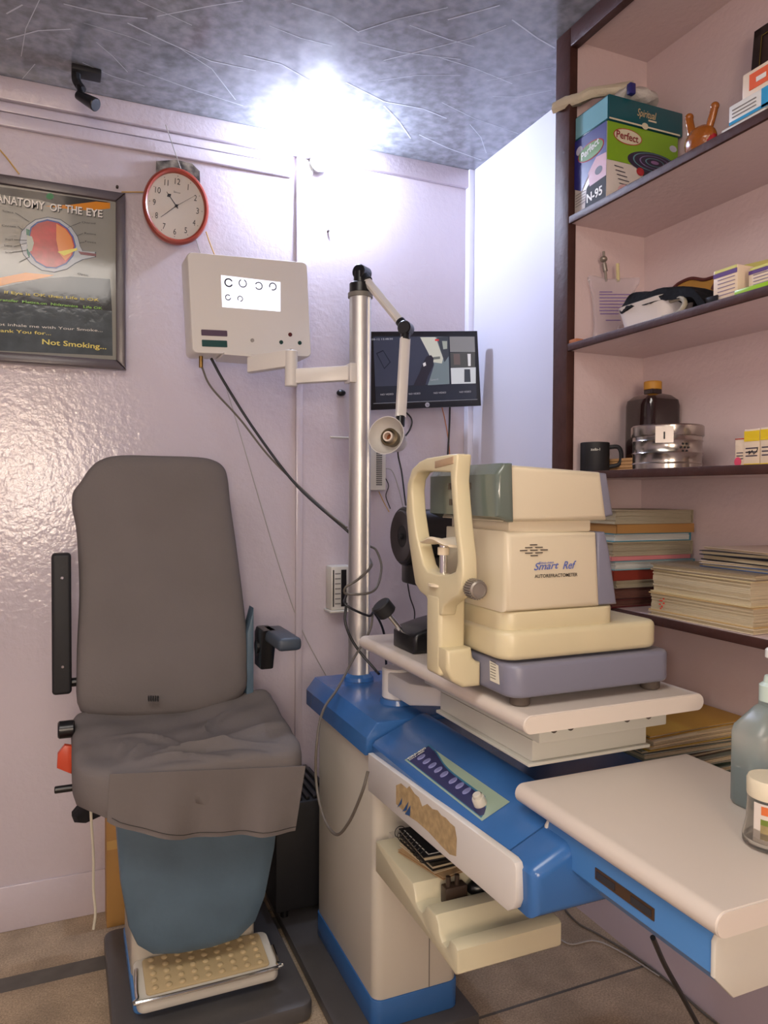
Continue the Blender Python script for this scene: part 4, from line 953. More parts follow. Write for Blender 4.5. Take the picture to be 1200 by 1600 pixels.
sc_=(1.043,.842,.806)
milky=mat('milky_plastic',(222,230,222),.3,trans=.8)
b=B(); bp=rrect(-.062,.062,-.036,.036,.022,6)
def loft(b,prof,c,rr):
    vs=[];fs=[];n=len(rr)
    for s_,z in prof:
        for p in rr: vs.append((c[0]+p[0]*s_[0],c[1]+p[1]*s_[1],c[2]+z))
    for j in range(len(prof)-1):
        for k in range(n): fs.append([j*n+k,j*n+(k+1)%n,(j+1)*n+(k+1)%n,(j+1)*n+k])
    fs.append(list(range(n))[::-1]); fs.append([(len(prof)-1)*n+k for k in range(n)]); b.add(vs,fs)
loft(b,[((.95,.95),0),((1,1),.005),((1,1),.115),((.94,.96),.125),((.42,.5),.155),((.28,.45),.158),((.27,.44),.168)],sc_,bp); b.build('bottle_body',milky,sz)
b=B(); loft(b,[((.93,.92),.004),((.96,.95),.01),((.96,.95),.062)],sc_,bp); b.build('blue_liquid',mat('blue_liquid',(60,150,180),.1,trans=.5),sz)
mint=mat('mint_plastic',(196,214,204),.35)
b=B(); b.lathe([(.020,.165),(.020,.190),(.014,.195),(.012,.205),(.006,.206)],sc_); b.build('pump_collar',mint,sz)
b=B(); b.lathe([(.0055,.2),(.0055,.235),(.012,.235),(.012,.247),(.009,.25)],sc_); b.box(sc_[0]-.012,sc_[0]+.012,sc_[1]-.05,sc_[1],sc_[2]+.236,sc_[2]+.247,.003); b.build('pump_head',mat('white_pump',(226,226,222),.35),sz)

# =====================================================================
# SHELF 1 (top): mask boxes etc.
# =====================================================================
def fitbox(name,label,cat,x0,x1,y0,y1,z0,z1,m,parts=(),group=None,rz=0):
    t=thing(name,label,cat,((x0+x1)/2,(y0+y1)/2,z0),0,group); B().box(x0,x1,y0,y1,z0,z1,.0015).build('carton',m,t); return t
navyb=mat('navy_box',(40,40,112),.35); greenb=mat('lime_box',(126,168,40),.25); tealb=mat('teal_box',(22,82,92),.25); whiteb=mat('white_box',(206,198,192),.3); greyb=mat('charcoal_box',(58,60,64),.6,spec=.2)
X0m,X1m,Y0m,Y1m=1.203,1.425,1.452,1.574
mk=thing('mask_box','blue, white and lime face mask carton marked N-95 and Perfect, nearest the shelf side wall','box',(1.3,1.5,S1))
b=B(); b.box(X0m,X1m,Y0m,Y1m,S1,S1+.19,.002); b.build('carton',whiteb,mk)
fL=Fr((X0m-.0008,Y1m,S1),(0,-1,0),(0,0,1)); 
if fL.n.x>0: fL.n=-fL.n
fN=Fr((X0m,Y0m-.0008,S1),(1,0,0),(0,0,1))
if fN.n.y>0: fN.n=-fN.n
W1=Y1m-Y0m; D1=X1m-X0m
b=B(); b.use(navyb); b.poly([(0,.19),(W1,.19),(W1,.115),(W1*.55,.10),(.03,.055),(0,.07)],fL,.0004)
b.use(greyb); b.poly([(W1*.35,.004),(W1,.004),(W1,.085),(W1*.75,.085),(W1*.4,.055)],fL,.0004)
b.use(mat('pink_print',(196,150,160),.4)); b.poly([(W1*.5,.055),(W1,.06),(W1,.115),(W1*.7,.118),(W1*.45,.09)],fL,.0008)
b.use(mat('hair_dark',(50,36,44),.5)); b.poly(ell(W1*.78,.082,.014,.010,16),fL,.0012)
b.use(mat('print_red',(186,50,56),.12)); b.poly(ell(W1*.52,.142,.050,.022,28),fL,.0008)
b.use(mat('oval_green',(96,140,66),.3)); b.poly(ell(W1*.52,.142,.047,.0195,28),fL,.0012)
b.use(mat('badge_pale',(190,190,205),.3)); b.poly(ell(W1*.16,.160,.013,.011,18),fL,.0008)
b.use(mat('white_print',(225,225,215),.4)); textmesh(b,'Perfect',fL.p(W1*.24,.131,0),fL.p(W1*.80,.147,0),(0,0,1),.019,.0018,nrm=(-1,0,0),bold=.02,shear=.1)
textmesh(b,'N-95',fL.p(W1*.42,.018,0),fL.p(W1*.9,.020,0),(0,0,1),.022,.0014,nrm=(-1,0,0),bold=.025)
b.use(mat('grey_ink',(130,126,122),.6))
for k in range(5): b.poly([(.006,.05-k*.007),(.045,.052-k*.007),(.045,.054-k*.007),(.006,.052-k*.007)],fL,.0006)
b.use(greenb); b.poly([(0,.19),(D1,.19),(D1,.098),(0,.098)],fN,.0004)
b.use(mat('swirl_dark',(52,44,66),.3)); b.poly([p for p in ell(D1*.64,.112,.080,.026,36) if True],fN,.0008)
for k,(r,mm) in enumerate(((.85,mat('swirl_teal',(96,140,150),.3)),(.80,MATS['swirl_dark']),(.60,mat('swirl_violet',(120,104,150),.3)),(.55,MATS['swirl_dark']),(.38,mat('swirl_teal',(96,140,150),.3)),(.33,MATS['swirl_dark']),(.16,mat('swirl_pink',(150,110,160),.3)))):
    b.use(mm); b.poly(ell(D1*.66,.114,.080*r,.026*r,30),fN,.0010+.0002*k)
b.use(mat('print_red',(186,50,56),.12)); b.poly(ell(D1*.28,.162,.044,.019,28),fN,.0008)
b.use(mat('oval_white',(212,206,180),.3)); b.poly(ell(D1*.28,.162,.0415,.017,28),fN,.0012)
b.use(MATS['badge_pale']); b.poly(ell(D1*.93,.160,.012,.008,18),fN,.0008)
b.use(mat('maroon_ink',(130,30,36),.4)); textmesh(b,'Perfect',fN.p(.026,.155,0),fN.p(.094,.153,0),(0,0,1),.018,.0018,nrm=(0,-1,0),bold=.02)
b.use(MATS['swirl_dark'])
for k in range(5): b.poly([(.022+k*.004,.088-k*.010),(.050+k*.006,.086-k*.010),(.050+k*.006,.084-k*.010),(.022+k*.004,.086-k*.010)],fN,.0006)
b.use(greyb); b.poly([(D1*.40,.094),(D1*.62,.094),(D1*.98,.03),(D1*.8,.02)],fN,.0006)
b.use(MATS['print_red']); b.poly(ell(D1*.46,.085,.012,.010,16),fN,.0010)
b.use(mat('ball_blue',(46,50,150),.3)); b.poly(ell(D1*.34,.036,.010,.010,16),fN,.0010)
b.use(mat('mask_pink',(210,170,176),.4)); b.poly(ell(D1*.24,.030,.020,.016,16),fN,.0008); b.poly([(D1*.62,.094),(D1*.98,.094),(D1*.98,.05)],fN,.0008)
b.build('printing',navyb,mk)
tb_=thing('spiritual_box','teal carton lettered Spiritual, lying on top of the mask carton','box',(1.31,1.49,S1+.19))
b=B(); b.box(1.204,1.436,1.447,1.576,S1+.1925,S1+.252,.002); b.build('carton',tealb,tb_)
fT=Fr((1.204,1.4462,S1+.1925),(1,0,0),(0,0,1)); fT.n=V((0,-1,0))
b=B(); b.use(mat('gold_print',(196,176,130),.35)); textmesh(b,'Spiritual',fT.p(.085,.024,0),fT.p(.145,.024,0),(0,0,1),.019,.0008,nrm=(0,-1,0),shear=.3,bold=.006)
b.use(mat('oval_white',(212,206,180),.3)); b.poly(ell(.110,.003,.010,.008,16),fT,.0006); b.poly([(.0,.0),(.223,.0),(.223,.004),(0,.004)],fT,.0005); b.poly([(.120,.017),(.146,.017),(.146,.021),(.120,.021)],fT,.0005)
b.build('printing',tealb,tb_)
fT2=Fr((1.2032,1.576,S1+.1925),(0,-1,0),(0,0,1)); fT2.n=V((-1,0,0))
B().poly([(.004,.003),(.125,.003),(.125,.056),(.004,.056)],fT2,.0003).build('shiny_end',mat('pale_teal_film',(120,172,182),.15),tb_)
# crumpled plastic bag spilling out on the left + glove pack
b=B(); q=[P(865,170,'x',1.17),P(885,160,'x',1.19),P(905,155,'x',1.2),P(925,145,'x',1.22),P(950,142,'x',1.25),P(990,138,'x',1.3)]
vs=[];fs=[]; n=10
for j,p in enumerate(q):
    for k in range(n): a=2*PI*k/n; vs.append((p.x+.012*math.cos(a)*random.uniform(.8,1.2),p.y+.008*math.cos(a),max(p.z+.016*math.sin(a)*random.uniform(.6,1.2),S1+.2535 if j>1 else 0)))
for j in range(len(q)-1):
    for k in range(n): fs.append([j*n+k,j*n+(k+1)%n,(j+1)*n+(k+1)%n,(j+1)*n+k])
fs.append(list(range(n))[::-1]); fs.append([(len(q)-1)*n+k for k in range(n)])
b.add(vs,fs); single('plastic_wrapper',b,mat('beige_plastic',(196,186,164),.35,bump=.5,bscale=50),'crumpled beige plastic wrapper sticking out left over the teal carton','wrapper')
gp=thing('glove_packet','crumpled white and navy packet lying on the teal carton','packet',(1.31,1.48,S1+.252))
b=B(); T_=Matrix.Translation((1.315,1.47,S1+.275)); b.sphere((1.31,1.475,S1+.273),.02,18,(3.1,2.2,1.0)); 
for v in b.v: v.z+=.003*math.sin(v.x*160)+.002*math.sin(v.y*200); v.z=max(v.z,S1+.2535)
b.build('packet',mat('white_packet',(196,192,186),.35,bump=.5,bscale=40),gp)
b=B(); b.box(1.255,1.272,1.432,1.446,S1+.258,S1+.284,.002); b.build('navy_band',navyb,gp)
# amber glass figurine: base with two horns
fg=thing('amber_figurine','translucent amber figurine with two upright horns on the top shelf front edge','figurine',(1.235,1.20,S1))
amber=mat('amber_resin',(172,98,26),.15,trans=.35,bump=.4,bscale=50,coat=.4)
def gp_(x,y): return P(x,y,'x',1.235)
b=B()
b.tube([gp_(1083,225)+V((0,0,.0)),gp_(1080,205),gp_(1077,190),gp_(1077,184)],.009,12); b.sphere(gp_(1077,184),.009)
b.tube([gp_(1104,220),gp_(1108,200),gp_(1113,182),gp_(1117,166)],.008,12); b.sphere(gp_(1117,166),.009)
lo=gp_(1095,215); 
b.sphere((1.235,lo.y,S1+.034),.033,24,(.75,1.15,1.0)); b.lathe([(.03,0),(.034,.006),(.026,.016)],(1.235,lo.y,S1))
b.build('body',amber,fg)
b=B(); b.sphere(gp_(1111,222),.017,14,(.8,.7,1.6)); b.build('red_tint',mat('red_resin',(150,30,40),.2),fg)
# framed picture
pc=thing('framed_picture','dark framed portrait picture leaning at the right end of the top shelf','picture',(1.40,1.05,S1))
pfm=mat('black_brown_frame',(44,34,32),.3); gold=mat('gold_line',(150,130,70),.35,metal=.5)
pf2=Fr((1.375,1.205,S1+.001),(0,-1,0),(.09,0,1)); pf2.n=V((-1,0,.09)).normalized()
HP,WP=.31,.25
b=B()
for (a0,a1,b0,b1) in ((0,.018,0,HP),(WP-.018,WP,0,HP),(0,WP,0,.018),(0,WP,HP-.018,HP)):
    vs=[pf2.p(a0,b0,-.012),pf2.p(a1,b0,-.012),pf2.p(a1,b1,-.012),pf2.p(a0,b1,-.012),pf2.p(a0,b0,.004),pf2.p(a1,b0,.004),pf2.p(a1,b1,.004),pf2.p(a0,b1,.004)]
    b.add(vs,[[0,1,2,3],[4,5,6,7],[0,1,5,4],[1,2,6,5],[2,3,7,6],[3,0,4,7]])
b.build('frame',pfm,pc)
b=B()
for (a0,a1,b0,b1) in ((.018,.020,.018,HP-.018),(WP-.020,WP-.018,.018,HP-.018),(.018,WP-.018,HP-.020,HP-.018)): b.poly([(a0,b0),(a1,b0),(a1,b1),(a0,b1)],pf2,.002)
b.build('gold_line',gold,pc)
b=B(); b.use(mat('picture_dark',(64,50,48),.15)); b.poly([(.018,.018),(WP-.018,.018),(WP-.018,HP-.018),(.018,HP-.018)],pf2,-.002)
b.use(mat('picture_orange',(168,88,44),.2)); b.poly(ell(.075,.13,.045,.07,24),pf2,-.001); b.use(mat('picture_skin',(150,100,72),.3)); b.poly(ell(.085,.15,.025,.035,24),pf2,-.0005); b.build('picture_print',MATS['picture_dark'],pc)
# boxes at the right end of the top shelf
cbx=thing('blue_white_carton','sky-blue and white medicine carton on the top shelf, under the orange and white one','box',(1.25,1.06,S1))
b=B(); b.box(1.215,1.29,.94,1.103,S1+.022,S1+.060,.0015); b.box(1.2145,1.2155,.94,1.03,S1+.022,S1+.060); b.build('carton',mat('white_card',(222,220,214),.4),cbx)
b=B(); b.box(1.2142,1.2152,.94,1.028,S1+.023,S1+.059); b.box(1.2142,1.2152,.94,1.102,S1+.022,S1+.028); b.build('blue_print',mat('sky_blue_print',(50,150,200),.35),cbx)
b=B()
for k in range(3): b.box(1.2140,1.2151,1.04,1.095,S1+.034+k*.007,S1+.036+k*.007)
b.build('printed_lines',MATS['grey_ink'],cbx)
ob=thing('orange_white_carton','cream carton with an orange printed panel, topmost at the right end of the top shelf','box',(1.25,1.04,S1+.06))
B().box(1.218,1.285,.93,1.075,S1+.0605,S1+.108,.002).build('carton',mat('cream_card2',(226,206,182),.4),ob)
b=B(); b.box(1.2168,1.2182,1.010,1.058,S1+.070,S1+.100); b.use(mat('oval_white',(212,206,180),.3)) if False else None; b.build('orange_panel',mat('orange_print',(222,98,60),.4),ob)
B().box(1.2160,1.2170,1.020,1.042,S1+.079,S1+.088).build('white_mark',MATS['white_card'],ob)
single('white_carton',B().box(1.216,1.30,1.02,1.122,S1,S1+.0215,.0015),MATS['white_card'],'plain white flat carton at the bottom of the pile on the top shelf right','box',c=(1.25,1.1,S1))

# =====================================================================
# SHELF 2
# =====================================================================
iv=thing('saline_bag','empty clear saline infusion bag with violet print hanging at the shelf corner','infusion bag',(1.30,1.53,S2))
ip=Fr((1.25,1.565,S2),(1,-.35,0),(0,0,1)); ip.n=V((-.33,-.94,0)).normalized()
def ivp(x,y): 
    d=P(x,y,'y',1.5)-CO; t=(ip.o-CO).dot(ip.n)/d.dot(ip.n); q=CO+d*t-ip.o; return (q.dot(ip.r),q.dot(ip.u))
ivm=mat('clear_vinyl',(232,222,228),.1,trans=.5,alpha=.5,bump=.3,bscale=30)
ol=[ivp(*q) for q in ((918,434),(930,431),(950,436),(985,434),(999,434),(998,445),(990,460),(985,505),(968,512),(962,528),(928,533),(928,510),(925,465))]
b=B(); b.pillow(dens(ol,3),ip,[(.9,-.006),(1,-.001),(1,.001),(.9,.006)]); b.build('bag',ivm,iv)
b=B(); b.use(mat('violet_ink',(110,84,150),.5))
for k,(y,x0,x1) in enumerate(((458,935,955),(462,935,983),(467,935,980),(472,935,982),(477,935,978),(482,935,982),(487,935,975),(492,936,965),(502,945,968))):
    a=ivp(x0,y); c_=ivp(x1,y); b.poly([a,c_,(c_[0],c_[1]+.0022),(a[0],a[1]+.0022)],ip,.0072)
b.build('violet_print',MATS['violet_ink'],iv)
def iv3(x,y,d=0): a=ivp(x,y); return ip.p(a[0],a[1],d)
b=B(); b.tube([iv3(947,440),iv3(945,415),iv3(943,393)],.0035,10,False); b.sphere(iv3(943,405),.010,14,(1,1,.8)); b.cyl(iv3(944,412),iv3(946,424),.006); b.build('spike_port',mat('grey_metal_knob',(150,142,132),.35,metal=.6),iv)
b=B(); b.tube([iv3(966,440),iv3(965,412)],.0045,10,False); b.build('injection_port',mat('yellowed_plastic',(200,188,140),.4),iv)
bw=thing('white_bowl','white plastic kidney tray at the shelf edge with a black cuff lying over it','bowl',(1.25,1.35,S2))
rr=rrect(-.05,.05,-.095,.095,.045,8); b=B(); cB=(1.262,1.345,S2)
vs=[];fs=[]; pr=[((.62,.75),0),((.75,.84),.003),((1,1),.055),((1.03,1.02),.057),((1.0,.99),.058),((.72,.82),.008),((.3,.3),.006)]
loft(b,pr,cB,rr); b.build('bowl',mat('white_porcelain',(216,210,206),.15),bw)
cu=thing('blood_pressure_cuff','black blood pressure cuff with grey tube heaped over the white bowl','cuff',(1.29,1.27,S2+.05))
q=[P(x,y,'x',1.215) for x,y in ((968,480),(980,470),(995,458),(1020,455),(1050,449),(1072,450),(1090,458),(1102,470),(1106,486),(1098,484),(1085,470),(1066,464),(1040,470),(1010,474),(985,484),(970,488))]
b=B(); ol=dens([(p.y,p.z) for p in q],4); N=len(ol); vs=[];fs=[]
for j in range(9):
    x=1.213+.012*j; k=(1,1.0,1.02,1.03,1.03,1.02,1.0,.97,.93)[j]
    for (y,z) in ol: vs.append((x+.004*math.sin(y*90),1.33+(y-1.33)*k,max(z+.004*math.sin(j*1.3+y*70),S2+.002)))
for j in range(8):
    for k in range(N): fs.append([j*N+k,j*N+(k+1)%N,(j+1)*N+(k+1)%N,(j+1)*N+k])
fs.append(list(range(N))[::-1]); fs.append([8*N+k for k in range(N)]); b.add(vs,fs)
b.build('cuff',mat('black_nylon',(16,16,19),.8,bump=.5,bscale=40,spec=.15),cu)
b=B(); b.tube([P(1035,497,'x',1.205),P(1058,490,'x',1.205),P(1070,475,'x',1.21),P(1064,466,'x',1.22),P(1048,470,'x',1.225)],.0055,10); b.build('rubber_tube',mat('grey_rubber',(150,142,122),.5),cu)
fp_=thing('mustard_case','mustard fabric holder with maroon rim standing behind the black cuff','case',(1.38,1.3,S2))
q=[P(x,y,'x',1.385) for x,y in ((1045,458),(1060,444),(1080,436),(1100,438),(1118,434),(1112,452),(1106,478),(1050,482))]
zmin=S2+.001
B().prism([(p.y,max(p.z,zmin)) for p in q],'x',1.385,1.395,.002).build('panel',mat('mustard_fabric',(176,128,56),.8),fp_)
b=B(); b.tube([P(x,y,'x',1.384) for x,y in ((1050,452),(1062,442),(1080,435),(1100,437),(1120,433),(1113,452))],.004,8); b.build('rim',mat('maroon_trim',(90,40,36),.5),fp_)
single('navy_pouch',B().box(1.30,1.37,1.135,1.215,S2,S2+.075,.008,3),mat('navy_cloth',(34,36,52),.7),'dark navy pouch standing left of the violet medicine cartons','pouch',c=(1.33,1.17,S2))
tr=thing('black_tray','low black plastic tray under the pouch at the shelf edge','tray',(1.25,1.19,S2))
b=B(); b.box(1.215,1.295,1.125,1.170,S2,S2+.004,.001); 
for a in ((1.215,1.219,1.125,1.170),(1.291,1.295,1.125,1.170),(1.215,1.295,1.166,1.170)): b.box(*a,S2,S2+.02,.001)
b.build('tray',black,tr)
vm=mat('violet_print',(92,66,130),.4)
def medbox(label,x0,y0,y1,h,yel=False,rz=0):
    t=thing('medicine_carton',label,'box',(x0+.02,(y0+y1)/2,S2),0,'violet and white medicine cartons on the second shelf')
    B().box(x0,x0+.05,y0,y1,S2,S2+h,.002).build('carton',MATS['cream_card2'],t)
    b=B(); b.use(vm); b.box(x0-.0009,x0,y0+.001,y1-.001,S2+h*.78,S2+h*.9)
    b.use(mat('grey_violet_ink',(140,122,140),.5))
    for k in range(6): b.box(x0-.0008,x0,y0+.006,y1-.012,S2+.010+k*h*.11,S2+.0118+k*h*.11)
    b.use(mat('lemon_print',(206,206,120),.4)); b.box(x0-.0009,x0,y0+.002,y1-.004,S2+h*.91,S2+h*.99)
    b.build('printing',vm,t); return t
medbox('cream carton with violet band and lemon top, left one of the two violet cartons',1.225,1.085,1.145,.072)
medbox('cream carton with violet patch on a lime leaflet, right one of the two violet cartons',1.235,1.00,1.068,.058)
single('lime_leaflet',B().box(1.205,1.232,.98,1.075,S2,S2+.014,.002),mat('lime_print',(150,196,50),.3),'lime green leaflet packet at the front edge of the second shelf','leaflet',c=(1.22,1.03,S2))
fo_=thing('yellow_file','pale yellow and dark blue folders leaning behind the violet cartons','folder',(1.37,1.03,S2))
q=[P(x,y,'x',1.40) for x,y in ((1145,418),(1200,405),(1230,400),(1230,440),(1147,448))]
b=B(); b.prism([(p.y,max(p.z,S2+.001)) for p in q],'x',1.40,1.404); b.build('yellow_cover',mat('pale_yellow_card',(206,198,110),.5),fo_)
q=[P(x,y,'x',1.37) for x,y in ((1160,430),(1200,412),(1240,396),(1240,440),(1165,445))]
b=B(); b.prism([(p.y,max(p.z,S2+.001)) for p in q],'x',1.37,1.376); b.build('blue_cover',mat('dark_blue_card',(48,60,84),.4),fo_)
single('brick_chip',B().box(1.19,1.215,1.545,1.575,S2,S2+.010,.002),mat('terracotta',(176,110,72),.8),'small terracotta chip at the left end of the second shelf','brick',c=(1.2,1.56,S2))

# =====================================================================
# SHELF 3
# =====================================================================
mg=thing('black_mug','black mug with handle on the third shelf at its left end','mug',(1.25,1.51,S3))
c=(1.240,1.528,S3)
b=B(); b.lathe([(.034,0),(.036,.003),(.036,.073),(.0345,.074),(.033,.072),(.033,.006),(.01,.005)],c,n=36); mo_=b.build('cup',blackm,mg)
b=B(); d=V((.75,-.66,0)).normalized(); cc_=V(c)+d*.034
b.tube([cc_+V((0,0,.062)),cc_+d*.022+V((0,0,.062)),cc_+d*.030+V((0,0,.045)),cc_+d*.026+V((0,0,.020)),cc_+V((0,0,.012))],.0055,10); b.build('handle',blackm,mg)
b=B(); b.use(MATS['white_print']); a0=math.radians(215); pa_=V(c)+V((.0368*math.cos(a0),.0368*math.sin(a0),.052)); a1=math.radians(250); pb_=V(c)+V((.0368*math.cos(a1),.0368*math.sin(a1),.052))
textmesh(b,'zudo-1',pa_,pb_,(0,0,1),.007,.0012,nrm=(-.6,-.8,0)); b.build('lettering',black,mo_)
wd=thing('wood_strips','three pale wooden strips stacked between the mug and steel drum','wood',(1.35,1.46,S3))
for k in range(4): B().box(1.285,1.325,1.43,1.56,S3+.0005+k*.0085,S3+.008+k*.0085,.001).build('strip',mat('pale_wood',(206,160,110),.6),wd)
sd_=thing('steel_drum','round polished steel sterilising drum with hasp plate on the third shelf','drum',(1.275,1.285,S3))
c=(1.285,1.328,S3); R=.076
b=B(); b.lathe([(R-.003,0),(R,.002),(R,.012),(R+.002,.014),(R,.016),(R,.034),(R+.002,.037),(R,.040),(R,.062),(R+.002,.065),(R,.068),(R,.080)],c,n=64); b.build('drum_body',steel,sd_)
b=B(); b.lathe([(R+.003,.076),(R+.004,.078),(R+.004,.098),(R+.001,.101),(R-.008,.1005),(.01,.1005)],c,n=64); b.build('lid',steel,sd_)
an=math.radians(200); hd=V((math.cos(an),math.sin(an),0)); hc=V(c)+hd*(R+.004)
an=math.radians(222); hd=V((math.cos(an),math.sin(an),0)); tn=V((-hd.y,hd.x,0))
hf=Fr(V(c)+hd*(R+.0045),tn,(0,0,1)); hf.n=hd
b=B(); b.pillow([(-.019,.058),(.019,.058),(.019,.095),(-.019,.095)],hf,[(1,-.002),(1,.003)]); ho=b.build('hasp_plate',mat('brushed_steel',(190,182,172),.3,metal=.9),sd_)
b=B(); b.pillow([(-.0015,.066),(.0015,.066),(.0015,.082),(-.0015,.082)],hf,[(1,.003),(1,.006)]); b.build('hasp_pin',blackm,ho)
b=B(); an=math.radians(255); hd=V((math.cos(an),math.sin(an),0)); hf=Fr(V(c)+hd*(R+.0005),V((-hd.y,hd.x,0)),(0,0,1)); hf.n=hd
for k in range(7):
    a=k*PI/3; r=0 if k==6 else .009; b.poly(ell(r*math.cos(a),.048+r*math.sin(a),.0024,.0024,10),hf,.0006)
b.build('steam_holes',blackm,sd_)
db=thing('dark_bottle','dark brown square bottle with mustard cap standing behind the steel drum','bottle',(1.385,1.42,S3))
cD=(1.380,1.478,S3); b=B(); rr=rrect(-.052,.052,-.052,.052,.020,6); loft(b,[((.95,.95),0),((1,1),.004),((1,1),.168),((.95,.95),.182),((.7,.7),.194),((.34,.34),.200),((.33,.33),.212)],cD,rr)
b.build('bottle_body',mat('brown_glass',(34,18,18),.08,coat=.5),db)
b=B(); b.lathe([(.021,.210),(.022,.211),(.022,.229),(.020,.231)],cD,n=28); b.build('cap',mat('mustard_cap',(196,142,50),.5),db)
def sbox(label,y0,y1,x0,h,top,bot):
    t=thing('medicine_box',label,'box',(x0+.02,(y0+y1)/2,S3),0,'small medicine boxes at the right end of the third shelf')
    B().box(x0,x0+.045,y0,y1,S3,S3+h,.0012).build('carton',mat('cream_card3',(216,196,170),.5),t)
    b=B(); b.use(top); b.box(x0-.0008,x0,y0,y1,S3+h*.68 if top is not MATS['print_red'] else S3+h*.95,S3+h*.95 if top is not MATS['print_red'] else S3+h*.985)
    b.use(bot); b.box(x0-.0008,x0,y0,y1,S3+.001,S3+h*.09)
    b.use(MATS['swirl_dark'])
    for k in range(3): b.box(x0-.0007,x0,y0+.005,y1-.004,S3+h*(.28+k*.1),S3+h*(.31+k*.1))
    b.build('printing',top,t); return t
yb_=mat('yellow_print',(216,186,30),.4); 
t1=sbox('short cream box with pink flower print, leftmost of the medicine boxes',1.125,1.150,1.30,.062,MATS['print_red'],mat('cream_card3',(216,196,170),.5))
B().poly(ell(.006,.012,.009,.010,14),Fr((1.2988,1.148,S3),(0,-1,0),(0,0,1)),-.0).build('pink_flower',mat('flower_pink',(206,70,100),.4),t1)
t2=sbox('yellow-topped cream box with dark handwriting, middle of the medicine boxes',1.086,1.123,1.295,.078,yb_,yb_)
b=B(); 
hp=[(.004,.030),(.012,.033),(.010,.026),(.018,.034),(.022,.026),(.030,.034),(.031,.040)]
b.tube([V((1.2935,1.120-a,S3+z)) for a,z in hp],.0009,5,False); b.build('handwriting',blackm,t2)
sbox('yellow-topped cream box cut by the picture edge, rightmost of the medicine boxes',1.045,1.084,1.295,.079,yb_,yb_)

# =====================================================================
# SHELF 4 : books
# =====================================================================
rd=random.Random(3)
z=S4
covs=[('dark red hardcover book at the very bottom of the corner book stack',(92,30,34),.020),('worn dark brown exercise book second from the bottom of the corner stack',(58,30,30),.026),
('tattered grey paper bundle between the brown and the red book in the corner stack',(150,138,120),.018),('brick-red hardcover book in the lower half of the corner stack',(128,48,36),.024),
('pale blue edged register under the pink one in the corner stack',(110,150,160),.022),('thin pink book in the middle of the corner stack',(196,120,124),.010),
('thick tattered register with curled grey pages in the corner stack',(160,148,124),.034),('white register with blue cover edge below the tan book in the corner stack',(70,130,150),.020),
('tan leather-bound book second from the top of the corner stack',(160,118,66),.022),('grey paged book on the very top of the corner stack',(150,138,116),.034)]
paperw=papermat('white_pages',(206,208,204),(150,150,150)); papert=papermat('tan_pages',(180,138,80),(140,100,56)); paperg=papermat('grey_pages',(170,160,138),(104,94,78)); papern=papermat('brown_pages',(110,70,60),(50,26,26))
tot=sum(c_[2] for c_ in covs); 
target=P(1095,785,'x',1.41).z-z
k_=target/tot if False else 1.0
for i,(lb,col,t_) in enumerate(covs):
    t_*=.98; book('stacked_book',lb,'book',(1.305+rd.uniform(-.005,.005),1.478+rd.uniform(-.004,.004),z),.185+rd.uniform(-.008,.008),.245+rd.uniform(-.01,.01),t_,rd.uniform(-.02,.02),mat('cover_%d'%i,col,.5),
        {0:papern,1:papern,2:paperg,4:paperw,6:paperg,7:paperw,8:papert,9:paperg}.get(i,paper),'books stacked in the shelf corner','near' if i in (3,5,8) else None); z+=t_+.0006
# magazines at the front
z=S4
mags=[('loose cream papers at the bottom of the magazine pile at the right, shelf edge',(206,190,160),.010),('thick tan paper register with red stamp in the magazine pile at the right',(190,160,110),.040),
('very thick wad of cream pages in the middle of the magazine pile',(200,182,140),.050),('grey-brown covered book lying on the wad of cream pages',(128,112,92),.012)]
for i,(lb,col,t_) in enumerate(mags):
    book('magazine',lb,'magazine',(1.315,1.155+rd.uniform(-.004,.004),z),.27,.225-(.004*i),t_,rd.uniform(-.03,.03),mat('mag_%d'%i,col,.7),paper,'magazines piled at the right end of the book shelf')
    if i==1:
        q=P(1066,958,'x',1.20); sb_=B()
        for (dy,dz,w_,h_) in ((0,0,.004,.004),(.006,.005,.005,.003),(-.005,.008,.004,.004),(.001,.013,.008,.003),(.004,-.004,.004,.003),(-.004,.018,.004,.003)): sb_.box(1.1985,1.1995,1.245+dy,1.245+dy+w_,z+.010+dz,z+.010+dz+h_)
        sb_.build('red_stamp',mat('stamp_red',(206,60,40),.5),[o for o in COL.objects if o.name.startswith('magazine') and o.type=='EMPTY'][-1])
    z+=t_+.0006
tops=[('glossy magazine with blue spine edge near the top of the magazine pile',(60,90,140),.008,.0),('cream leaflet between two magazines near the top of the pile',(206,190,170),.005,.1),('black covered magazine almost at the top of the pile',(34,34,40),.012,-.08),('black glossy magazine second from the top of the pile',(44,44,52),.009,.12),('pale magazine with red corner on the very top of the pile',(196,176,160),.005,-.12)]
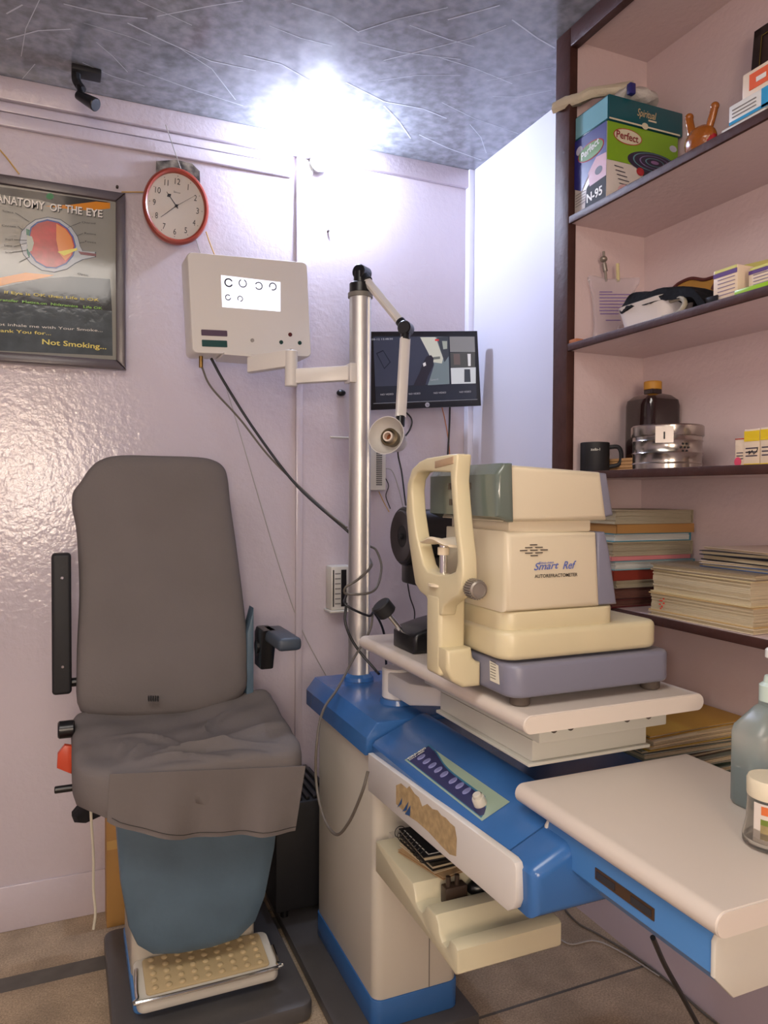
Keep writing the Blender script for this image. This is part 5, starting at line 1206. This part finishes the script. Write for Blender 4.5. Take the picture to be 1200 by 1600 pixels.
for lb,col,t_,r_ in tops:
    book('magazine',lb,'magazine',(1.34,1.075,z),.24,.175,t_,r_,mat('magtop_%d'%(col[0]),col,.3),paper,'magazines piled at the right end of the book shelf'); z+=t_+.0006
# shelf 5 : files
z=S5
files=[((30,36,40),.012),((52,60,54),.014),((26,34,32),.012),((60,66,60),.010),((96,104,92),.013),((44,70,58),.008),((120,120,108),.015),((74,60,48),.009),((150,156,146),.015),((90,96,88),.008),((176,146,56),.012),((196,176,140),.011),((186,142,52),.007)]
names=['black register at the very bottom of the lower file pile','dark olive register second from the bottom of the lower pile','black-green register third from the bottom of the lower pile','dark grey file low in the lower pile','grey-green file above the dark registers in the lower pile','dark green file low in the lower pile','grey paper bundle in the middle of the file pile','brown file in the middle of the lower pile','pale plastic-sleeved papers in the lower file pile','grey file under the yellow ones in the lower pile','yellow folder third from the top of the lower pile','cream paper bundle between two yellow folders','yellow folder on the very top of the lower pile']
for i,((col,t_),lb) in enumerate(zip(files,names)):
    book('paper_file',lb,'file',(1.272+rd.uniform(-.006,.006),1.358+rd.uniform(-.008,.008),z),.32,.30,t_,rd.uniform(-.045,.045),mat('file_%d'%i,col,.45),paper,'files piled on the lowest shelf'); z+=t_+.0006

# floor cables
cable('floor_cable',[(1020,1465,'y',.9),(1040,1510,'y',.95),(1068,1560,'y',.98),(1095,1610,'y',1.0)],.0045,kcab,'thick black cable hanging down from under the side table')
cable('floor_cable',[(870,1405,'z',.005),(900,1440,'z',.005),(935,1460,'z',.005),(985,1490,'z',.005),(1040,1530,'z',.005),(1090,1575,'z',.005),(1120,1600,'z',.005)],.003,gcab,'thin grey cable lying on the floor along the foot of the right wall')
cable('floor_cable',[(860,1455,'z',.005),(890,1475,'z',.005),(930,1470,'z',.005),(975,1490,'z',.005),(1030,1525,'z',.005)],.002,pcab,'pale thin wire lying loosely on the floor below the side table')
cable('floor_cable',[(415,1425,'z',.005),(450,1412,'z',.005),(496,1400,'z',.005)],.003,gcab,'grey cable lying on the floor between chair and refraction stand')
